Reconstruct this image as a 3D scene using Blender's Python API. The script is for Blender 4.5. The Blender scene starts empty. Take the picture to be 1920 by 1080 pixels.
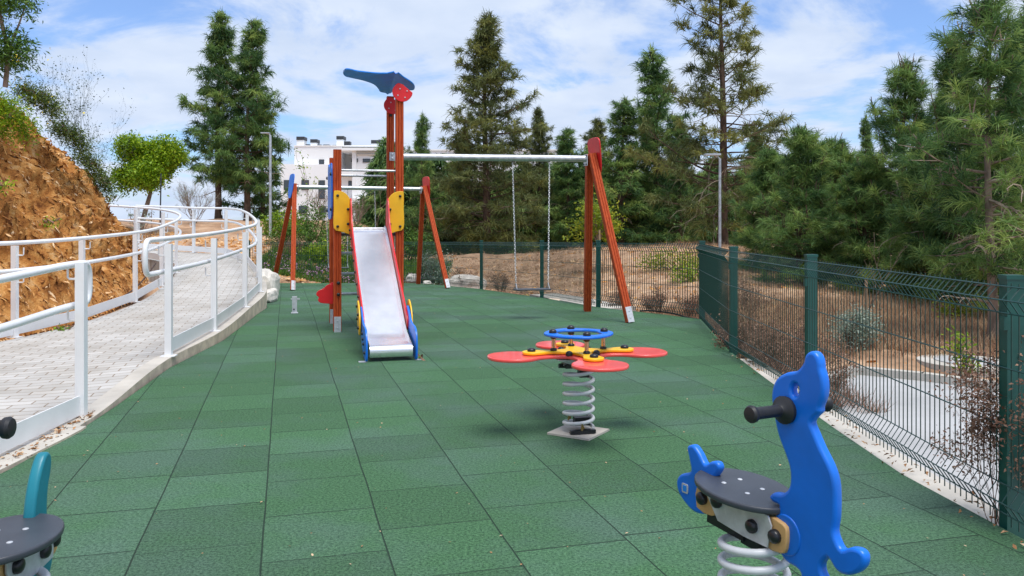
import bpy, math, random
import numpy as np
from mathutils import Vector, Matrix, noise
S = bpy.context.scene
C = S.collection
R = math.radians
# ------------------------------------------------------------------ camera, world, sun, exposure
H = 1.3; FPX = 1540.0; CX = 960.0; HY = 423.0
cam = bpy.data.objects.new('camera', bpy.data.cameras.new('camera')); C.objects.link(cam)
cam.location = (0, 0, H); cam.rotation_euler = (R(90), 0, 0)
cam.data.sensor_width = 36; cam.data.lens = 36*FPX/1920
cam.data.shift_y = (HY-540)/1920; cam.data.clip_start = .05; cam.data.clip_end = 3000
S.camera = cam
SUN_EL = R(70); SUN_AZ = R(150)           # azimuth clockwise from +Y: behind the camera, to the right
w = bpy.data.worlds.new('World'); S.world = w; w.use_nodes = True
nt = w.node_tree; N = nt.nodes; L = nt.links; N.clear()
out = N.new('ShaderNodeOutputWorld'); bg = N.new('ShaderNodeBackground'); L.new(bg.outputs[0], out.inputs[0])
sky = N.new('ShaderNodeTexSky'); sky.sky_type = 'NISHITA'; sky.sun_disc = False
sky.sun_elevation = SUN_EL; sky.sun_rotation = SUN_AZ; sky.air_density = 1.0; sky.dust_density = .6; sky.ozone_density = 2.0
tc = N.new('ShaderNodeTexCoord'); sp = N.new('ShaderNodeSeparateXYZ'); L.new(tc.outputs['Generated'], sp.inputs[0])
def wmath(op, a, b=None):
    n = N.new('ShaderNodeMath'); n.operation = op
    for i, v in enumerate((a, b)):
        if v is None: continue
        if isinstance(v, (int, float)): n.inputs[i].default_value = v
        else: L.new(v, n.inputs[i])
    return n.outputs[0]
den = wmath('ADD', wmath('MAXIMUM', sp.outputs[2], 0.0), .22)
cx_ = wmath('DIVIDE', sp.outputs[0], den); cy_ = wmath('DIVIDE', sp.outputs[1], den)
cmb = N.new('ShaderNodeCombineXYZ'); L.new(cx_, cmb.inputs[0]); L.new(cy_, cmb.inputs[1]); cmb.inputs[2].default_value = 3.7
n1 = N.new('ShaderNodeTexNoise'); n1.inputs['Scale'].default_value = 1.75; n1.inputs['Detail'].default_value = 9; n1.inputs['Roughness'].default_value = .60; n1.inputs['Distortion'].default_value = .35
L.new(cmb.outputs[0], n1.inputs['Vector'])
cr = N.new('ShaderNodeValToRGB'); cr.color_ramp.interpolation = 'EASE'
cr.color_ramp.elements[0].position = .36; cr.color_ramp.elements[0].color = (.12, .12, .12, 1)
cr.color_ramp.elements[1].position = .53; cr.color_ramp.elements[1].color = (1, 1, 1, 1)
L.new(n1.outputs['Fac'], cr.inputs[0])
n2 = N.new('ShaderNodeTexNoise'); n2.inputs['Scale'].default_value = 4.5; n2.inputs['Detail'].default_value = 7
L.new(cmb.outputs[0], n2.inputs['Vector'])
cc = N.new('ShaderNodeMix'); cc.data_type = 'RGBA'; cc.inputs['A'].default_value = (2.7, 3.4, 4.7, 1); cc.inputs['B'].default_value = (4.75, 5.15, 5.8, 1)
L.new(n2.outputs['Fac'], cc.inputs['Factor'])
gain = N.new('ShaderNodeMix'); gain.data_type = 'RGBA'; gain.blend_type = 'MULTIPLY'; gain.inputs['Factor'].default_value = 1
L.new(sky.outputs[0], gain.inputs['A']); gain.inputs['B'].default_value = (.58, .74, 1.0, 1)
mx = N.new('ShaderNodeMix'); mx.data_type = 'RGBA'; L.new(cr.outputs[0], mx.inputs['Factor'])
L.new(gain.outputs['Result'], mx.inputs['A']); L.new(cc.outputs['Result'], mx.inputs['B'])
L.new(mx.outputs['Result'], bg.inputs[0]); bg.inputs[1].default_value = .095
sun = bpy.data.objects.new('sun', bpy.data.lights.new('sun', 'SUN')); C.objects.link(sun)
sun.data.energy = 1.9; sun.data.angle = R(32); sun.data.color = (1, .96, .9)
sd = Vector((math.sin(SUN_AZ)*math.cos(SUN_EL), math.cos(SUN_AZ)*math.cos(SUN_EL), math.sin(SUN_EL)))
sun.rotation_euler = sd.to_track_quat('Z', 'Y').to_euler(); sun.location = (5, -5, 20)
S.view_settings.view_transform = 'Standard'; S.view_settings.look = 'None'; S.view_settings.gamma = 1
S.view_settings.exposure = 1.0
S.render.engine = 'CYCLES'

# ------------------------------------------------------------------ helpers
def zf(y): return -.018*max(0.0, y-12)                    # rubber floor falls a little to the back
def at(px, py, Y): return Vector(((px-CX)/FPX*Y, Y, H-(py-HY)/FPX*Y))
U = Vector((.964, .266, 0)); V = Vector((-.266, .964, 0)); Z = Vector((0, 0, 1))   # the playground's own axes
rng = random.Random(5)
def tag(o, label=None, cat=None, group=None, kind=None):
    if label: o['label'] = label
    if cat: o['category'] = cat
    if group: o['group'] = group
    if kind: o['kind'] = kind
    return o
def empty(name, loc, label, cat, group=None, rz=0):
    o = bpy.data.objects.new(name, None); C.objects.link(o); o.location = loc; o.rotation_euler.z = rz
    o.empty_display_size = .1
    return tag(o, label, cat, group)
def wpos(o):
    p = Vector((0, 0, 0))
    while o is not None: p += Vector(o.location); o = o.parent
    return p
def catmull(pts, n=6, closed=True):
    P = [Vector(p) for p in pts]; o = []; m = len(P)
    rngi = range(m) if closed else range(m-1)
    for i in rngi:
        if closed: p0, p1, p2, p3 = P[i-1], P[i], P[(i+1) % m], P[(i+2) % m]
        else: p0, p1, p2, p3 = P[max(i-1, 0)], P[i], P[i+1], P[min(i+2, m-1)]
        for k in range(n):
            t = k/n
            o.append(.5*((2*p1)+(p2-p0)*t+(2*p0-5*p1+4*p2-p3)*t*t+(3*p1-p0-3*p2+p3)*t**3))
    if not closed: o.append(P[-1])
    return o
class MB:
    def __init__(s): s.v = []; s.f = []
    def add(s, vs, fs):
        b = len(s.v); s.v += [tuple(v) for v in vs]; s.f += [tuple(i+b for i in f) for f in fs]; return s
    def box(s, c, size, ax=None):
        ax = ax or (Vector((1, 0, 0)), Vector((0, 1, 0)), Z); c = Vector(c)
        h = [Vector(a)*(d/2) for a, d in zip(ax, size)]
        vs = [c+h[0]*i+h[1]*j+h[2]*k for k in (-1, 1) for j in (-1, 1) for i in (-1, 1)]
        return s.add(vs, [(0, 2, 3, 1), (4, 5, 7, 6), (0, 1, 5, 4), (2, 6, 7, 3), (0, 4, 6, 2), (1, 3, 7, 5)])
    def tube(s, path, r, n=8, closed=False, cap=True):
        P = [Vector(p) for p in path]; m = len(P)
        rs = r if isinstance(r, (list, tuple)) else [r]*m
        up = None; rings = []
        for i, p in enumerate(P):
            a = P[i-1] if (i > 0 or closed) else p; b = P[(i+1) % m] if (i < m-1 or closed) else p
            t = (b-a)
            t = t.normalized() if t.length > 1e-9 else Vector((0, 0, 1))
            if up is None: up = Vector((0, 0, 1)) if abs(t.z) < .9 else Vector((1, 0, 0))
            x = up-t*up.dot(t)
            if x.length < 1e-5: x = t.orthogonal()
            x.normalize(); y = t.cross(x); up = x
            rings.append([p+(x*math.cos(2*math.pi*k/n)+y*math.sin(2*math.pi*k/n))*rs[i] for k in range(n)])
        vs = [v for q in rings for v in q]; fs = []
        for i in range(m if closed else m-1):
            a = i*n; b = ((i+1) % m)*n
            for k in range(n): fs.append((a+k, a+(k+1) % n, b+(k+1) % n, b+k))
        if cap and not closed:
            fs.append(tuple(range(n-1, -1, -1))); fs.append(tuple((m-1)*n+k for k in range(n)))
        return s.add(vs, fs)
    def dome(s, c, ax, r, h, n=12, m=4):                    # cap: short cylinder with a rounded head
        ax = Vector(ax).normalized(); c = Vector(c)
        path = [c]; rs = [r]
        for i in range(m+1):
            a = i/m*math.pi/2
            path.append(c+ax*(h*.45+h*.55*math.sin(a))); rs.append(max(r*math.cos(a), r*.06))
        return s.tube(path, rs, n)
    def helix(s, c, r, z0, z1, turns, tr, n=8, seg=28):
        m = int(turns*seg); c = Vector(c)
        return s.tube([(c.x+r*math.cos(2*math.pi*i/seg), c.y+r*math.sin(2*math.pi*i/seg), z0+(z1-z0)*i/m) for i in range(m+1)], tr, n)
    def post(s, p0, p1, w, d, ax, groove=.006):             # squared timber with two saw grooves down each wide face
        p0 = Vector(p0); p1 = Vector(p1); t = (p1-p0).normalized(); x = Vector(ax); x = (x-t*x.dot(t)).normalized(); y = t.cross(x)
        g = groove; b = .006; q = []
        W = w/2; D = d/2
        side = [(-W+b, -D), (-W*.34-g, -D), (-W*.34, -D+g*1.6), (-W*.34+g, -D), (W*.34-g, -D), (W*.34, -D+g*1.6), (W*.34+g, -D), (W-b, -D), (W, -D+b), (W, D-b)]
        q = side+[(-a, -c) for a, c in side]
        n = len(q)
        vs = [p+x*a+y*c for p in (p0, p1) for a, c in q]
        fs = [(k, (k+1) % n, n+(k+1) % n, n+k) for k in range(n)]+[tuple(range(n-1, -1, -1)), tuple(range(n, 2*n))]
        return s.add(vs, fs)
    def build(s, name, mat, parent=None, smooth=False, raw=False, label=None):
        me = bpy.data.meshes.new(name); off = Vector((0, 0, 0))
        if parent is not None and not raw: off = wpos(parent)
        me.from_pydata([(v[0]-off.x, v[1]-off.y, v[2]-off.z) for v in s.v], [], s.f)
        me.materials.append(mat); me.validate(); me.update()
        if smooth:
            me.shade_smooth() if hasattr(me, 'shade_smooth') else None
            try: me.set_sharp_from_angle(angle=R(179 if smooth == 'all' else 40))
            except Exception: pass
        o = bpy.data.objects.new(name, me); C.objects.link(o)
        if parent is not None: o.parent = parent
        if label: o['label'] = label
        return o
def plate(name, outlines, th, bev, org, ax, ay, mat, parent=None, label=None, sm=5, raw=False):
    """thick board cut along 2-D outlines (the later ones are holes), lying in the plane org + x*ax + y*ay"""
    cu = bpy.data.curves.new('t', 'CURVE'); cu.dimensions = '2D'; cu.fill_mode = 'BOTH'
    cu.extrude = th/2-bev; cu.bevel_depth = bev; cu.bevel_resolution = 2; cu.offset = -bev
    for o_ in outlines:
        pts = catmull([(a, b, 0) for a, b in o_], sm) if sm else [Vector((a, b, 0)) for a, b in o_]
        spn = cu.splines.new('POLY'); spn.points.add(len(pts)-1); spn.use_cyclic_u = True
        for i, p in enumerate(pts): spn.points[i].co = (p.x, p.y, 0, 1)
    tmp = bpy.data.objects.new('t', cu); me = bpy.data.meshes.new_from_object(tmp); bpy.data.objects.remove(tmp); bpy.data.curves.remove(cu)
    ax = Vector(ax); ay = Vector(ay); az = ax.cross(ay); org = Vector(org)
    if parent is not None and not raw: org = org-wpos(parent)
    me.transform(Matrix(((ax.x, ay.x, az.x, org.x), (ax.y, ay.y, az.y, org.y), (ax.z, ay.z, az.z, org.z), (0, 0, 0, 1))))
    me.name = name; me.materials.clear(); me.materials.append(mat); me.shade_smooth()
    try: me.set_sharp_from_angle(angle=R(50))
    except Exception: pass
    o = bpy.data.objects.new(name, me); C.objects.link(o)
    if parent is not None: o.parent = parent
    if label: o['label'] = label
    return o
def npmesh(name, verts, nper, mat, parent=None, tint=None, smooth=False):
    """many loose faces of nper corners each, verts (n*nper,3)"""
    verts = np.asarray(verts, dtype=np.float32).reshape(-1, 3); nv = len(verts); nf = nv//nper
    me = bpy.data.meshes.new(name); me.vertices.add(nv); me.loops.add(nv); me.polygons.add(nf)
    me.vertices.foreach_set('co', verts.ravel())
    me.loops.foreach_set('vertex_index', np.arange(nv, dtype=np.int32))
    me.polygons.foreach_set('loop_start', np.arange(nf, dtype=np.int32)*nper)
    if tint is not None:
        a = me.attributes.new('tint', 'FLOAT', 'POINT'); a.data.foreach_set('value', np.asarray(tint, dtype=np.float32).ravel())
    me.update(calc_edges=True); me.materials.append(mat)
    o = bpy.data.objects.new(name, me); C.objects.link(o)
    if parent is not None: o.parent = parent
    return o
def copy_tree(o, parent=None):
    c = o.copy(); C.objects.link(c); c.parent = parent
    for ch in list(o.children): copy_tree(ch, c)
    return c

# ------------------------------------------------------------------ materials
def lin(c):
    return tuple(((x/12.92) if x <= .04045 else ((x+.055)/1.055)**2.4) for x in c)
def mat(name, col, rough=.6, metal=0, var=0.0, vscale=8, bump=0.0, bscale=40, col2=None, spec=.5, coat=0, stretch=None, detail=4):
    m = bpy.data.materials.new(name); m.use_nodes = True; t = m.node_tree; b = t.nodes['Principled BSDF']
    b.inputs['Roughness'].default_value = rough; b.inputs['Metallic'].default_value = metal
    b.inputs['Specular IOR Level'].default_value = spec; b.inputs['Coat Weight'].default_value = coat
    b.inputs['Base Color'].default_value = (*col, 1)
    if var > 0 or col2 or bump:
        g = t.nodes.new('ShaderNodeTexCoord'); mp = t.nodes.new('ShaderNodeMapping'); t.links.new(g.outputs['Object'], mp.inputs[0])
        if stretch: mp.inputs['Scale'].default_value = stretch
    if var > 0 or col2:
        n = t.nodes.new('ShaderNodeTexNoise'); n.inputs['Scale'].default_value = vscale; n.inputs['Detail'].default_value = detail; n.inputs['Roughness'].default_value = .6
        t.links.new(mp.outputs[0], n.inputs['Vector'])
        r = t.nodes.new('ShaderNodeValToRGB'); t.links.new(n.outputs['Fac'], r.inputs[0])
        a = col; c2 = col2 or tuple(min(1, x*(1+var)) for x in col)
        if not col2: a = tuple(x*(1-var) for x in col)
        r.color_ramp.elements[0].position = .36; r.color_ramp.elements[0].color = (*a, 1)
        r.color_ramp.elements[1].position = .64; r.color_ramp.elements[1].color = (*c2, 1)
        t.links.new(r.outputs[0], b.inputs['Base Color'])
    if bump:
        n = t.nodes.new('ShaderNodeTexNoise'); n.inputs['Scale'].default_value = bscale; n.inputs['Detail'].default_value = 6
        t.links.new(mp.outputs[0], n.inputs['Vector'])
        bp = t.nodes.new('ShaderNodeBump'); bp.inputs['Strength'].default_value = bump; bp.inputs['Distance'].default_value = .01
        t.links.new(n.outputs['Fac'], bp.inputs['Height']); t.links.new(bp.outputs[0], b.inputs['Normal'])
    return m
def leafmat(name, stops, rough=.6, transl=.25):
    """foliage: colour picked by each leaf clump's own random value"""
    m = bpy.data.materials.new(name); m.use_nodes = True; t = m.node_tree; b = t.nodes['Principled BSDF']
    a = t.nodes.new('ShaderNodeAttribute'); a.attribute_name = 'tint'
    r = t.nodes.new('ShaderNodeValToRGB'); t.links.new(a.outputs['Fac'], r.inputs[0])
    e = r.color_ramp.elements
    for i, (p, c) in enumerate(stops):
        q = e[i] if i < 2 else e.new(p)
        q.position = p; q.color = (*c, 1)
    t.links.new(r.outputs[0], b.inputs['Base Color']); b.inputs['Roughness'].default_value = rough; b.inputs['Specular IOR Level'].default_value = .3
    if transl:
        tr = t.nodes.new('ShaderNodeBsdfTranslucent'); t.links.new(r.outputs[0], tr.inputs[0])
        mxs = t.nodes.new('ShaderNodeMixShader'); mxs.inputs[0].default_value = transl
        t.links.new(b.outputs[0], mxs.inputs[1]); t.links.new(tr.outputs[0], mxs.inputs[2])
        t.links.new(mxs.outputs[0], t.nodes['Material Output'].inputs[0])
    return m
M = {}
M['wood'] = mat('stained timber', (.34, .046, .012), .68, var=.35, vscale=9, bump=.2, bscale=30, stretch=(8, 8, .8), col2=(.54, .092, .022), spec=.25)
M['galv'] = mat('galvanised steel', (.55, .57, .59), .42, .75, var=.18, vscale=14, bump=.03, bscale=60)
M['steel'] = mat('brushed stainless', (.88, .88, .89), .26, .78, var=.06, vscale=5, bump=.02, bscale=14)
M['zincplate'] = mat('zinc plate', (.55, .57, .6), .5, .4, var=.12, vscale=20)
M['blue'] = mat('blue plastic board', (.002, .155, .70), .36, var=.13, vscale=3, bump=.02, bscale=300)
M['bluedark'] = mat('dark blue plastic board', (.010, .23, .78), .4, var=.12, vscale=6, bump=.03, bscale=300)
M['red'] = mat('red plastic board', (.66, .012, .016), .38, var=.08, vscale=5, bump=.02, bscale=300)
M['pink'] = mat('red board with painted sheen', (.85, .085, .075), .30, var=.10, vscale=4, bump=.02, bscale=300, coat=.4)  # petal red kept paler: the sky's glossy sheen is put into the base colour
M['yellow'] = mat('yellow plastic board', (.86, .47, .008), .4, var=.06, vscale=6, bump=.02, bscale=300)
M['tan'] = mat('tan board', (.55, .33, .13), .5, var=.1, vscale=8)
M['teal'] = mat('teal plastic board', (.008, .19, .25), .38, var=.12, vscale=6)
M['black'] = mat('black plastic', (.012, .013, .016), .35)
M['rubber'] = mat('grooved black grip', (.015, .016, .019), .5)
M['slate'] = mat('dark seat board', (.045, .052, .066), .42, var=.1, vscale=12, bump=.05, bscale=500)
M['spring'] = mat('grey spring coating', (.62, .64, .66), .35, var=.06, vscale=12)
M['white'] = mat('white paint', (.80, .81, .82), .38, var=.04, vscale=3, bump=.02, bscale=60)
M['green'] = mat('dark green coating', (.004, .075, .062), .35, var=.12, vscale=8)
M['wire'] = mat('green coated wire', (.006, .05, .042), .4)
M['copper'] = mat('brass tube', (.62, .42, .26), .25, 1)
M['brass'] = mat('brass clip', (.42, .32, .12), .4, .8)
M['concrete'] = mat('pale concrete', (.47, .44, .39), .9, var=.12, vscale=2.5, bump=.2, bscale=40)
M['roadm'] = mat('worn concrete road', (.40, .40, .40), .95, var=.10, vscale=1.2, bump=.2, bscale=90)
M['kerb'] = mat('stone kerb', (.60, .50, .38), .9, var=.2, vscale=6, bump=.4, bscale=25)
M['bark'] = mat('pine bark', (.10, .062, .042), .95, var=.45, vscale=10, bump=.9, bscale=24, stretch=(1, 1, .35))
M['barkgrey'] = mat('grey brown bark', (.23, .17, .13), .95, var=.35, vscale=12, bump=.7, bscale=30, stretch=(1, 1, .35))
M['twig'] = mat('pale dead twig', (.34, .27, .20), .9, var=.3, vscale=5)
M['drytwig'] = mat('dry brown stem', (.20, .115, .075), .9, var=.35, vscale=5)
M['render'] = mat('white render', (.86, .87, .87), .9, var=.02, vscale=.4)
M['cream'] = mat('cream render', (.62, .60, .55), .9, var=.03, vscale=.4)
M['dark'] = mat('dark metal', (.03, .033, .037), .5)
M['glass'] = mat('window glass', (.035, .045, .055), .08, spec=.8)
M['stonew'] = mat('white stone', (.62, .58, .52), .9, var=.2, vscale=6, bump=.5, bscale=14)
M['seedstem'] = mat('thin green stem', (.07, .09, .05), .8)
M['stake'] = mat('weathered stake', (.36, .24, .14), .9, var=.2, vscale=14)
M['hose'] = mat('irrigation hose', (.05, .026, .02), .6)
M['blackhose'] = mat('black hose', (.015, .015, .016), .6)
M['shard'] = leafmat('rock shard', [(0, (.15, .052, .016)), (.35, (.44, .185, .052)), (.7, (.68, .36, .12)), (1, (.84, .62, .38))], .95, 0)
M['litter'] = leafmat('fallen leaves', [(0, (.16, .07, .03)), (.5, (.42, .22, .10)), (1, (.60, .45, .30))], .9, 0)
M['pine'] = leafmat('pine needles', [(0, (.030, .078, .028)), (.35, (.085, .178, .050)), (.7, (.20, .32, .085)), (1, (.36, .46, .12))], .55, .4)
M['pineolive'] = leafmat('olive pine needles', [(0, (.060, .082, .030)), (.4, (.125, .155, .050)), (.75, (.22, .24, .075)), (1, (.33, .33, .08))], .55, .4)
M['leafgreen'] = leafmat('bright leaves', [(0, (.07, .15, .012)), (.5, (.21, .36, .014)), (1, (.42, .52, .02))], .5, .35)
M['leafyellow'] = leafmat('yellow green leaves', [(0, (.14, .22, .015)), (.5, (.24, .32, .02)), (1, (.42, .40, .03))], .5, .35)
M['leafdark'] = leafmat('shrub leaves', [(0, (.04, .10, .02)), (.5, (.085, .18, .03)), (1, (.17, .29, .04))], .55, .25)
M['leafmid'] = leafmat('weedy leaves', [(0, (.05, .10, .02)), (.5, (.11, .18, .04)), (1, (.26, .30, .06))], .6, .25)
M['silver'] = leafmat('silver leaves', [(0, (.14, .20, .14)), (.5, (.27, .34, .27)), (1, (.46, .52, .44))], .7, .2)
M['drygrass'] = leafmat('dry grass', [(0, (.20, .105, .065)), (.35, (.36, .21, .13)), (.7, (.54, .36, .22)), (1, (.66, .53, .33))], .9, .2)
M['drybrown'] = leafmat('dead brown leaves', [(0, (.12, .06, .04)), (.5, (.26, .14, .095)), (1, (.42, .28, .20))], .9, .2)
M['flower'] = leafmat('lilac petals', [(0, (.45, .20, .45)), (1, (.75, .45, .65))], .7, .2)
M['yflower'] = leafmat('yellow petals', [(0, (.7, .5, .02)), (1, (.85, .7, .03))], .7, .2)
M['seed'] = leafmat('seed heads', [(0, (.03, .06, .045)), (1, (.09, .13, .09))], .8, .1)

def nodes_floor():
    m = bpy.data.materials.new('rubber tiles'); m.use_nodes = True; t = m.node_tree; nn = t.nodes; ll = t.links; b = nn['Principled BSDF']
    def mth(op, a, b_=None, c=None):
        n = nn.new('ShaderNodeMath'); n.operation = op
        for i, v in enumerate((a, b_, c)):
            if v is None: continue
            if isinstance(v, (int, float)): n.inputs[i].default_value = v
            else: ll.new(v, n.inputs[i])
        return n.outputs[0]
    g = nn.new('ShaderNodeTexCoord')
    wn = nn.new('ShaderNodeTexNoise'); wn.inputs['Scale'].default_value = 1.1; wn.inputs['Detail'].default_value = 2; ll.new(g.outputs['Object'], wn.inputs['Vector'])
    wv = nn.new('ShaderNodeVectorMath'); wv.operation = 'SCALE'; wv.inputs['Scale'].default_value = .016; ll.new(wn.outputs['Color'], wv.inputs[0])
    av = nn.new('ShaderNodeVectorMath'); av.operation = 'ADD'; ll.new(g.outputs['Object'], av.inputs[0]); ll.new(wv.outputs[0], av.inputs[1])
    sx = nn.new('ShaderNodeSeparateXYZ'); ll.new(av.outputs[0], sx.inputs[0])
    u = mth('ADD', mth('MULTIPLY', sx.outputs[0], U.x), mth('MULTIPLY', sx.outputs[1], U.y))
    v = mth('ADD', mth('MULTIPLY', sx.outputs[0], V.x), mth('MULTIPLY', sx.outputs[1], V.y))
    uu = mth('DIVIDE', mth('ADD', u, .098-.018), .4835); col = mth('FLOOR', uu); fu = mth('SUBTRACT', uu, col)
    w1 = nn.new('ShaderNodeTexWhiteNoise'); w1.noise_dimensions = '1D'; ll.new(col, w1.inputs['W'])
    vv = mth('ADD', mth('DIVIDE', v, .516), w1.outputs['Value']); row = mth('FLOOR', vv); fv = mth('SUBTRACT', vv, row)
    eu = mth('MINIMUM', fu, mth('SUBTRACT', 1.0, fu)); ev = mth('MINIMUM', fv, mth('SUBTRACT', 1.0, fv))
    cb = nn.new('ShaderNodeCombineXYZ'); ll.new(col, cb.inputs[0]); ll.new(row, cb.inputs[1])
    w2 = nn.new('ShaderNodeTexWhiteNoise'); w2.noise_dimensions = '2D'; ll.new(cb.outputs[0], w2.inputs['Vector'])
    # seams: width differs from joint to joint
    ww = mth('ADD', mth('MULTIPLY', w2.outputs['Value'], .008), .0005)
    su = nn.new('ShaderNodeMapRange'); ll.new(eu, su.inputs[0]); su.inputs[1].default_value = .002; su.inputs[2].default_value = .009
    sv = nn.new('ShaderNodeMapRange'); ll.new(ev, sv.inputs[0]); ll.new(mth('MULTIPLY', ww, .5), sv.inputs[1]); ll.new(mth('ADD', ww, .006), sv.inputs[2])
    svm = mth('MAXIMUM', sv.outputs[0], mth('MULTIPLY', mth('SUBTRACT', 1.0, w2.outputs['Value']), .5))
    seam = mth('MINIMUM', su.outputs[0], svm)
    # rubber crumb
    gr = nn.new('ShaderNodeTexNoise'); gr.inputs['Scale'].default_value = 78; gr.inputs['Detail'].default_value = 7; gr.inputs['Roughness'].default_value = .92; ll.new(g.outputs['Object'], gr.inputs['Vector'])
    r1 = nn.new('ShaderNodeValToRGB'); ll.new(gr.outputs['Fac'], r1.inputs[0])
    r1.color_ramp.elements[0].position = .42; r1.color_ramp.elements[0].color = (.006, .034, .013, 1)
    r1.color_ramp.elements[1].position = .59; r1.color_ramp.elements[1].color = (.080, .196, .086, 1)
    # worn, greyer patches
    pn = nn.new('ShaderNodeTexNoise'); pn.inputs['Scale'].default_value = .8; pn.inputs['Detail'].default_value = 6; pn.inputs['Roughness'].default_value = .62; ll.new(g.outputs['Object'], pn.inputs['Vector'])
    pr = nn.new('ShaderNodeMapRange'); ll.new(pn.outputs['Fac'], pr.inputs[0]); pr.inputs[1].default_value = .45; pr.inputs[2].default_value = .62; pr.inputs[4].default_value = .9
    m1 = nn.new('ShaderNodeMix'); m1.data_type = 'RGBA'; ll.new(pr.outputs[0], m1.inputs['Factor']); ll.new(r1.outputs[0], m1.inputs['A'])
    r2 = nn.new('ShaderNodeValToRGB'); ll.new(gr.outputs['Fac'], r2.inputs[0])
    r2.color_ramp.elements[0].position = .42; r2.color_ramp.elements[0].color = (.015, .044, .027, 1)
    r2.color_ramp.elements[1].position = .59; r2.color_ramp.elements[1].color = (.105, .195, .135, 1)
    ll.new(r2.outputs[0], m1.inputs['B'])
    # tile to tile brightness
    tv = mth('ADD', mth('MULTIPLY', w2.outputs['Value'], .30), .86)
    m2 = nn.new('ShaderNodeMix'); m2.data_type = 'RGBA'; m2.blend_type = 'MULTIPLY'; m2.inputs['Factor'].default_value = 1; ll.new(m1.outputs['Result'], m2.inputs['A'])
    ct = nn.new('ShaderNodeCombineColor'); [ll.new(tv, ct.inputs[i]) for i in range(3)]; ll.new(ct.outputs[0], m2.inputs['B'])
    # pale specks and dust
    sn = nn.new('ShaderNodeTexVoronoi'); sn.inputs['Scale'].default_value = 22; ll.new(g.outputs['Object'], sn.inputs['Vector'])
    ss = mth('LESS_THAN', sn.outputs['Distance'], .045)
    m3 = nn.new('ShaderNodeMix'); m3.data_type = 'RGBA'; ll.new(mth('MULTIPLY', ss, .35), m3.inputs['Factor']); ll.new(m2.outputs['Result'], m3.inputs['A']); m3.inputs['B'].default_value = (.42, .42, .33, 1)
    m4 = nn.new('ShaderNodeMix'); m4.data_type = 'RGBA'; ll.new(seam, m4.inputs['Factor']); m4.inputs['A'].default_value = (.012, .032, .020, 1); ll.new(m3.outputs['Result'], m4.inputs['B'])
    ll.new(m4.outputs['Result'], b.inputs['Base Color']); b.inputs['Roughness'].default_value = .85; b.inputs['Specular IOR Level'].default_value = .35
    bp = nn.new('ShaderNodeBump'); bp.inputs['Strength'].default_value = .8; bp.inputs['Distance'].default_value = .006; ll.new(seam, bp.inputs['Height'])
    b2 = nn.new('ShaderNodeBump'); b2.inputs['Strength'].default_value = .25; b2.inputs['Distance'].default_value = .003; ll.new(gr.outputs['Fac'], b2.inputs['Height']); ll.new(bp.outputs[0], b2.inputs['Normal'])
    ll.new(b2.outputs[0], b.inputs['Normal'])
    return m
def nodes_pavers():
    m = bpy.data.materials.new('block paving'); m.use_nodes = True; t = m.node_tree; nn = t.nodes; ll = t.links; b = nn['Principled BSDF']
    g = nn.new('ShaderNodeTexCoord'); mp = nn.new('ShaderNodeMapping'); mp.inputs['Rotation'].default_value = (0, 0, R(-14)); ll.new(g.outputs['Object'], mp.inputs[0])
    wn = nn.new('ShaderNodeTexNoise'); wn.inputs['Scale'].default_value = 3; ll.new(g.outputs['Object'], wn.inputs['Vector'])
    wv = nn.new('ShaderNodeVectorMath'); wv.operation = 'SCALE'; wv.inputs['Scale'].default_value = .03; ll.new(wn.outputs['Color'], wv.inputs[0])
    av = nn.new('ShaderNodeVectorMath'); av.operation = 'ADD'; ll.new(mp.outputs[0], av.inputs[0]); ll.new(wv.outputs[0], av.inputs[1])
    br = nn.new('ShaderNodeTexBrick'); ll.new(av.outputs[0], br.inputs['Vector']); br.inputs['Scale'].default_value = 1
    br.inputs['Brick Width'].default_value = .24; br.inputs['Row Height'].default_value = .12; br.inputs['Mortar Size'].default_value = .006; br.inputs['Mortar Smooth'].default_value = .2
    br.inputs['Color1'].default_value = (.43, .42, .40, 1); br.inputs['Color2'].default_value = (.53, .52, .50, 1); br.inputs['Mortar'].default_value = (.26, .21, .16, 1)
    n = nn.new('ShaderNodeTexNoise'); n.inputs['Scale'].default_value = 1.6; n.inputs['Detail'].default_value = 6; ll.new(g.outputs['Object'], n.inputs['Vector'])
    r = nn.new('ShaderNodeValToRGB'); ll.new(n.outputs['Fac'], r.inputs[0]); r.color_ramp.elements[0].position = .3; r.color_ramp.elements[0].color = (.80, .77, .73, 1); r.color_ramp.elements[1].position = .62; r.color_ramp.elements[1].color = (1, 1, 1, 1)
    x = nn.new('ShaderNodeMix'); x.data_type = 'RGBA'; x.blend_type = 'MULTIPLY'; x.inputs['Factor'].default_value = 1; ll.new(br.outputs['Color'], x.inputs['A']); ll.new(r.outputs[0], x.inputs['B'])
    ll.new(x.outputs['Result'], b.inputs['Base Color']); b.inputs['Roughness'].default_value = .9
    bp = nn.new('ShaderNodeBump'); bp.inputs['Strength'].default_value = .6; bp.inputs['Distance'].default_value = .006; bp.invert = True; ll.new(br.outputs['Fac'], bp.inputs['Height']); ll.new(bp.outputs[0], b.inputs['Normal'])
    return m
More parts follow.
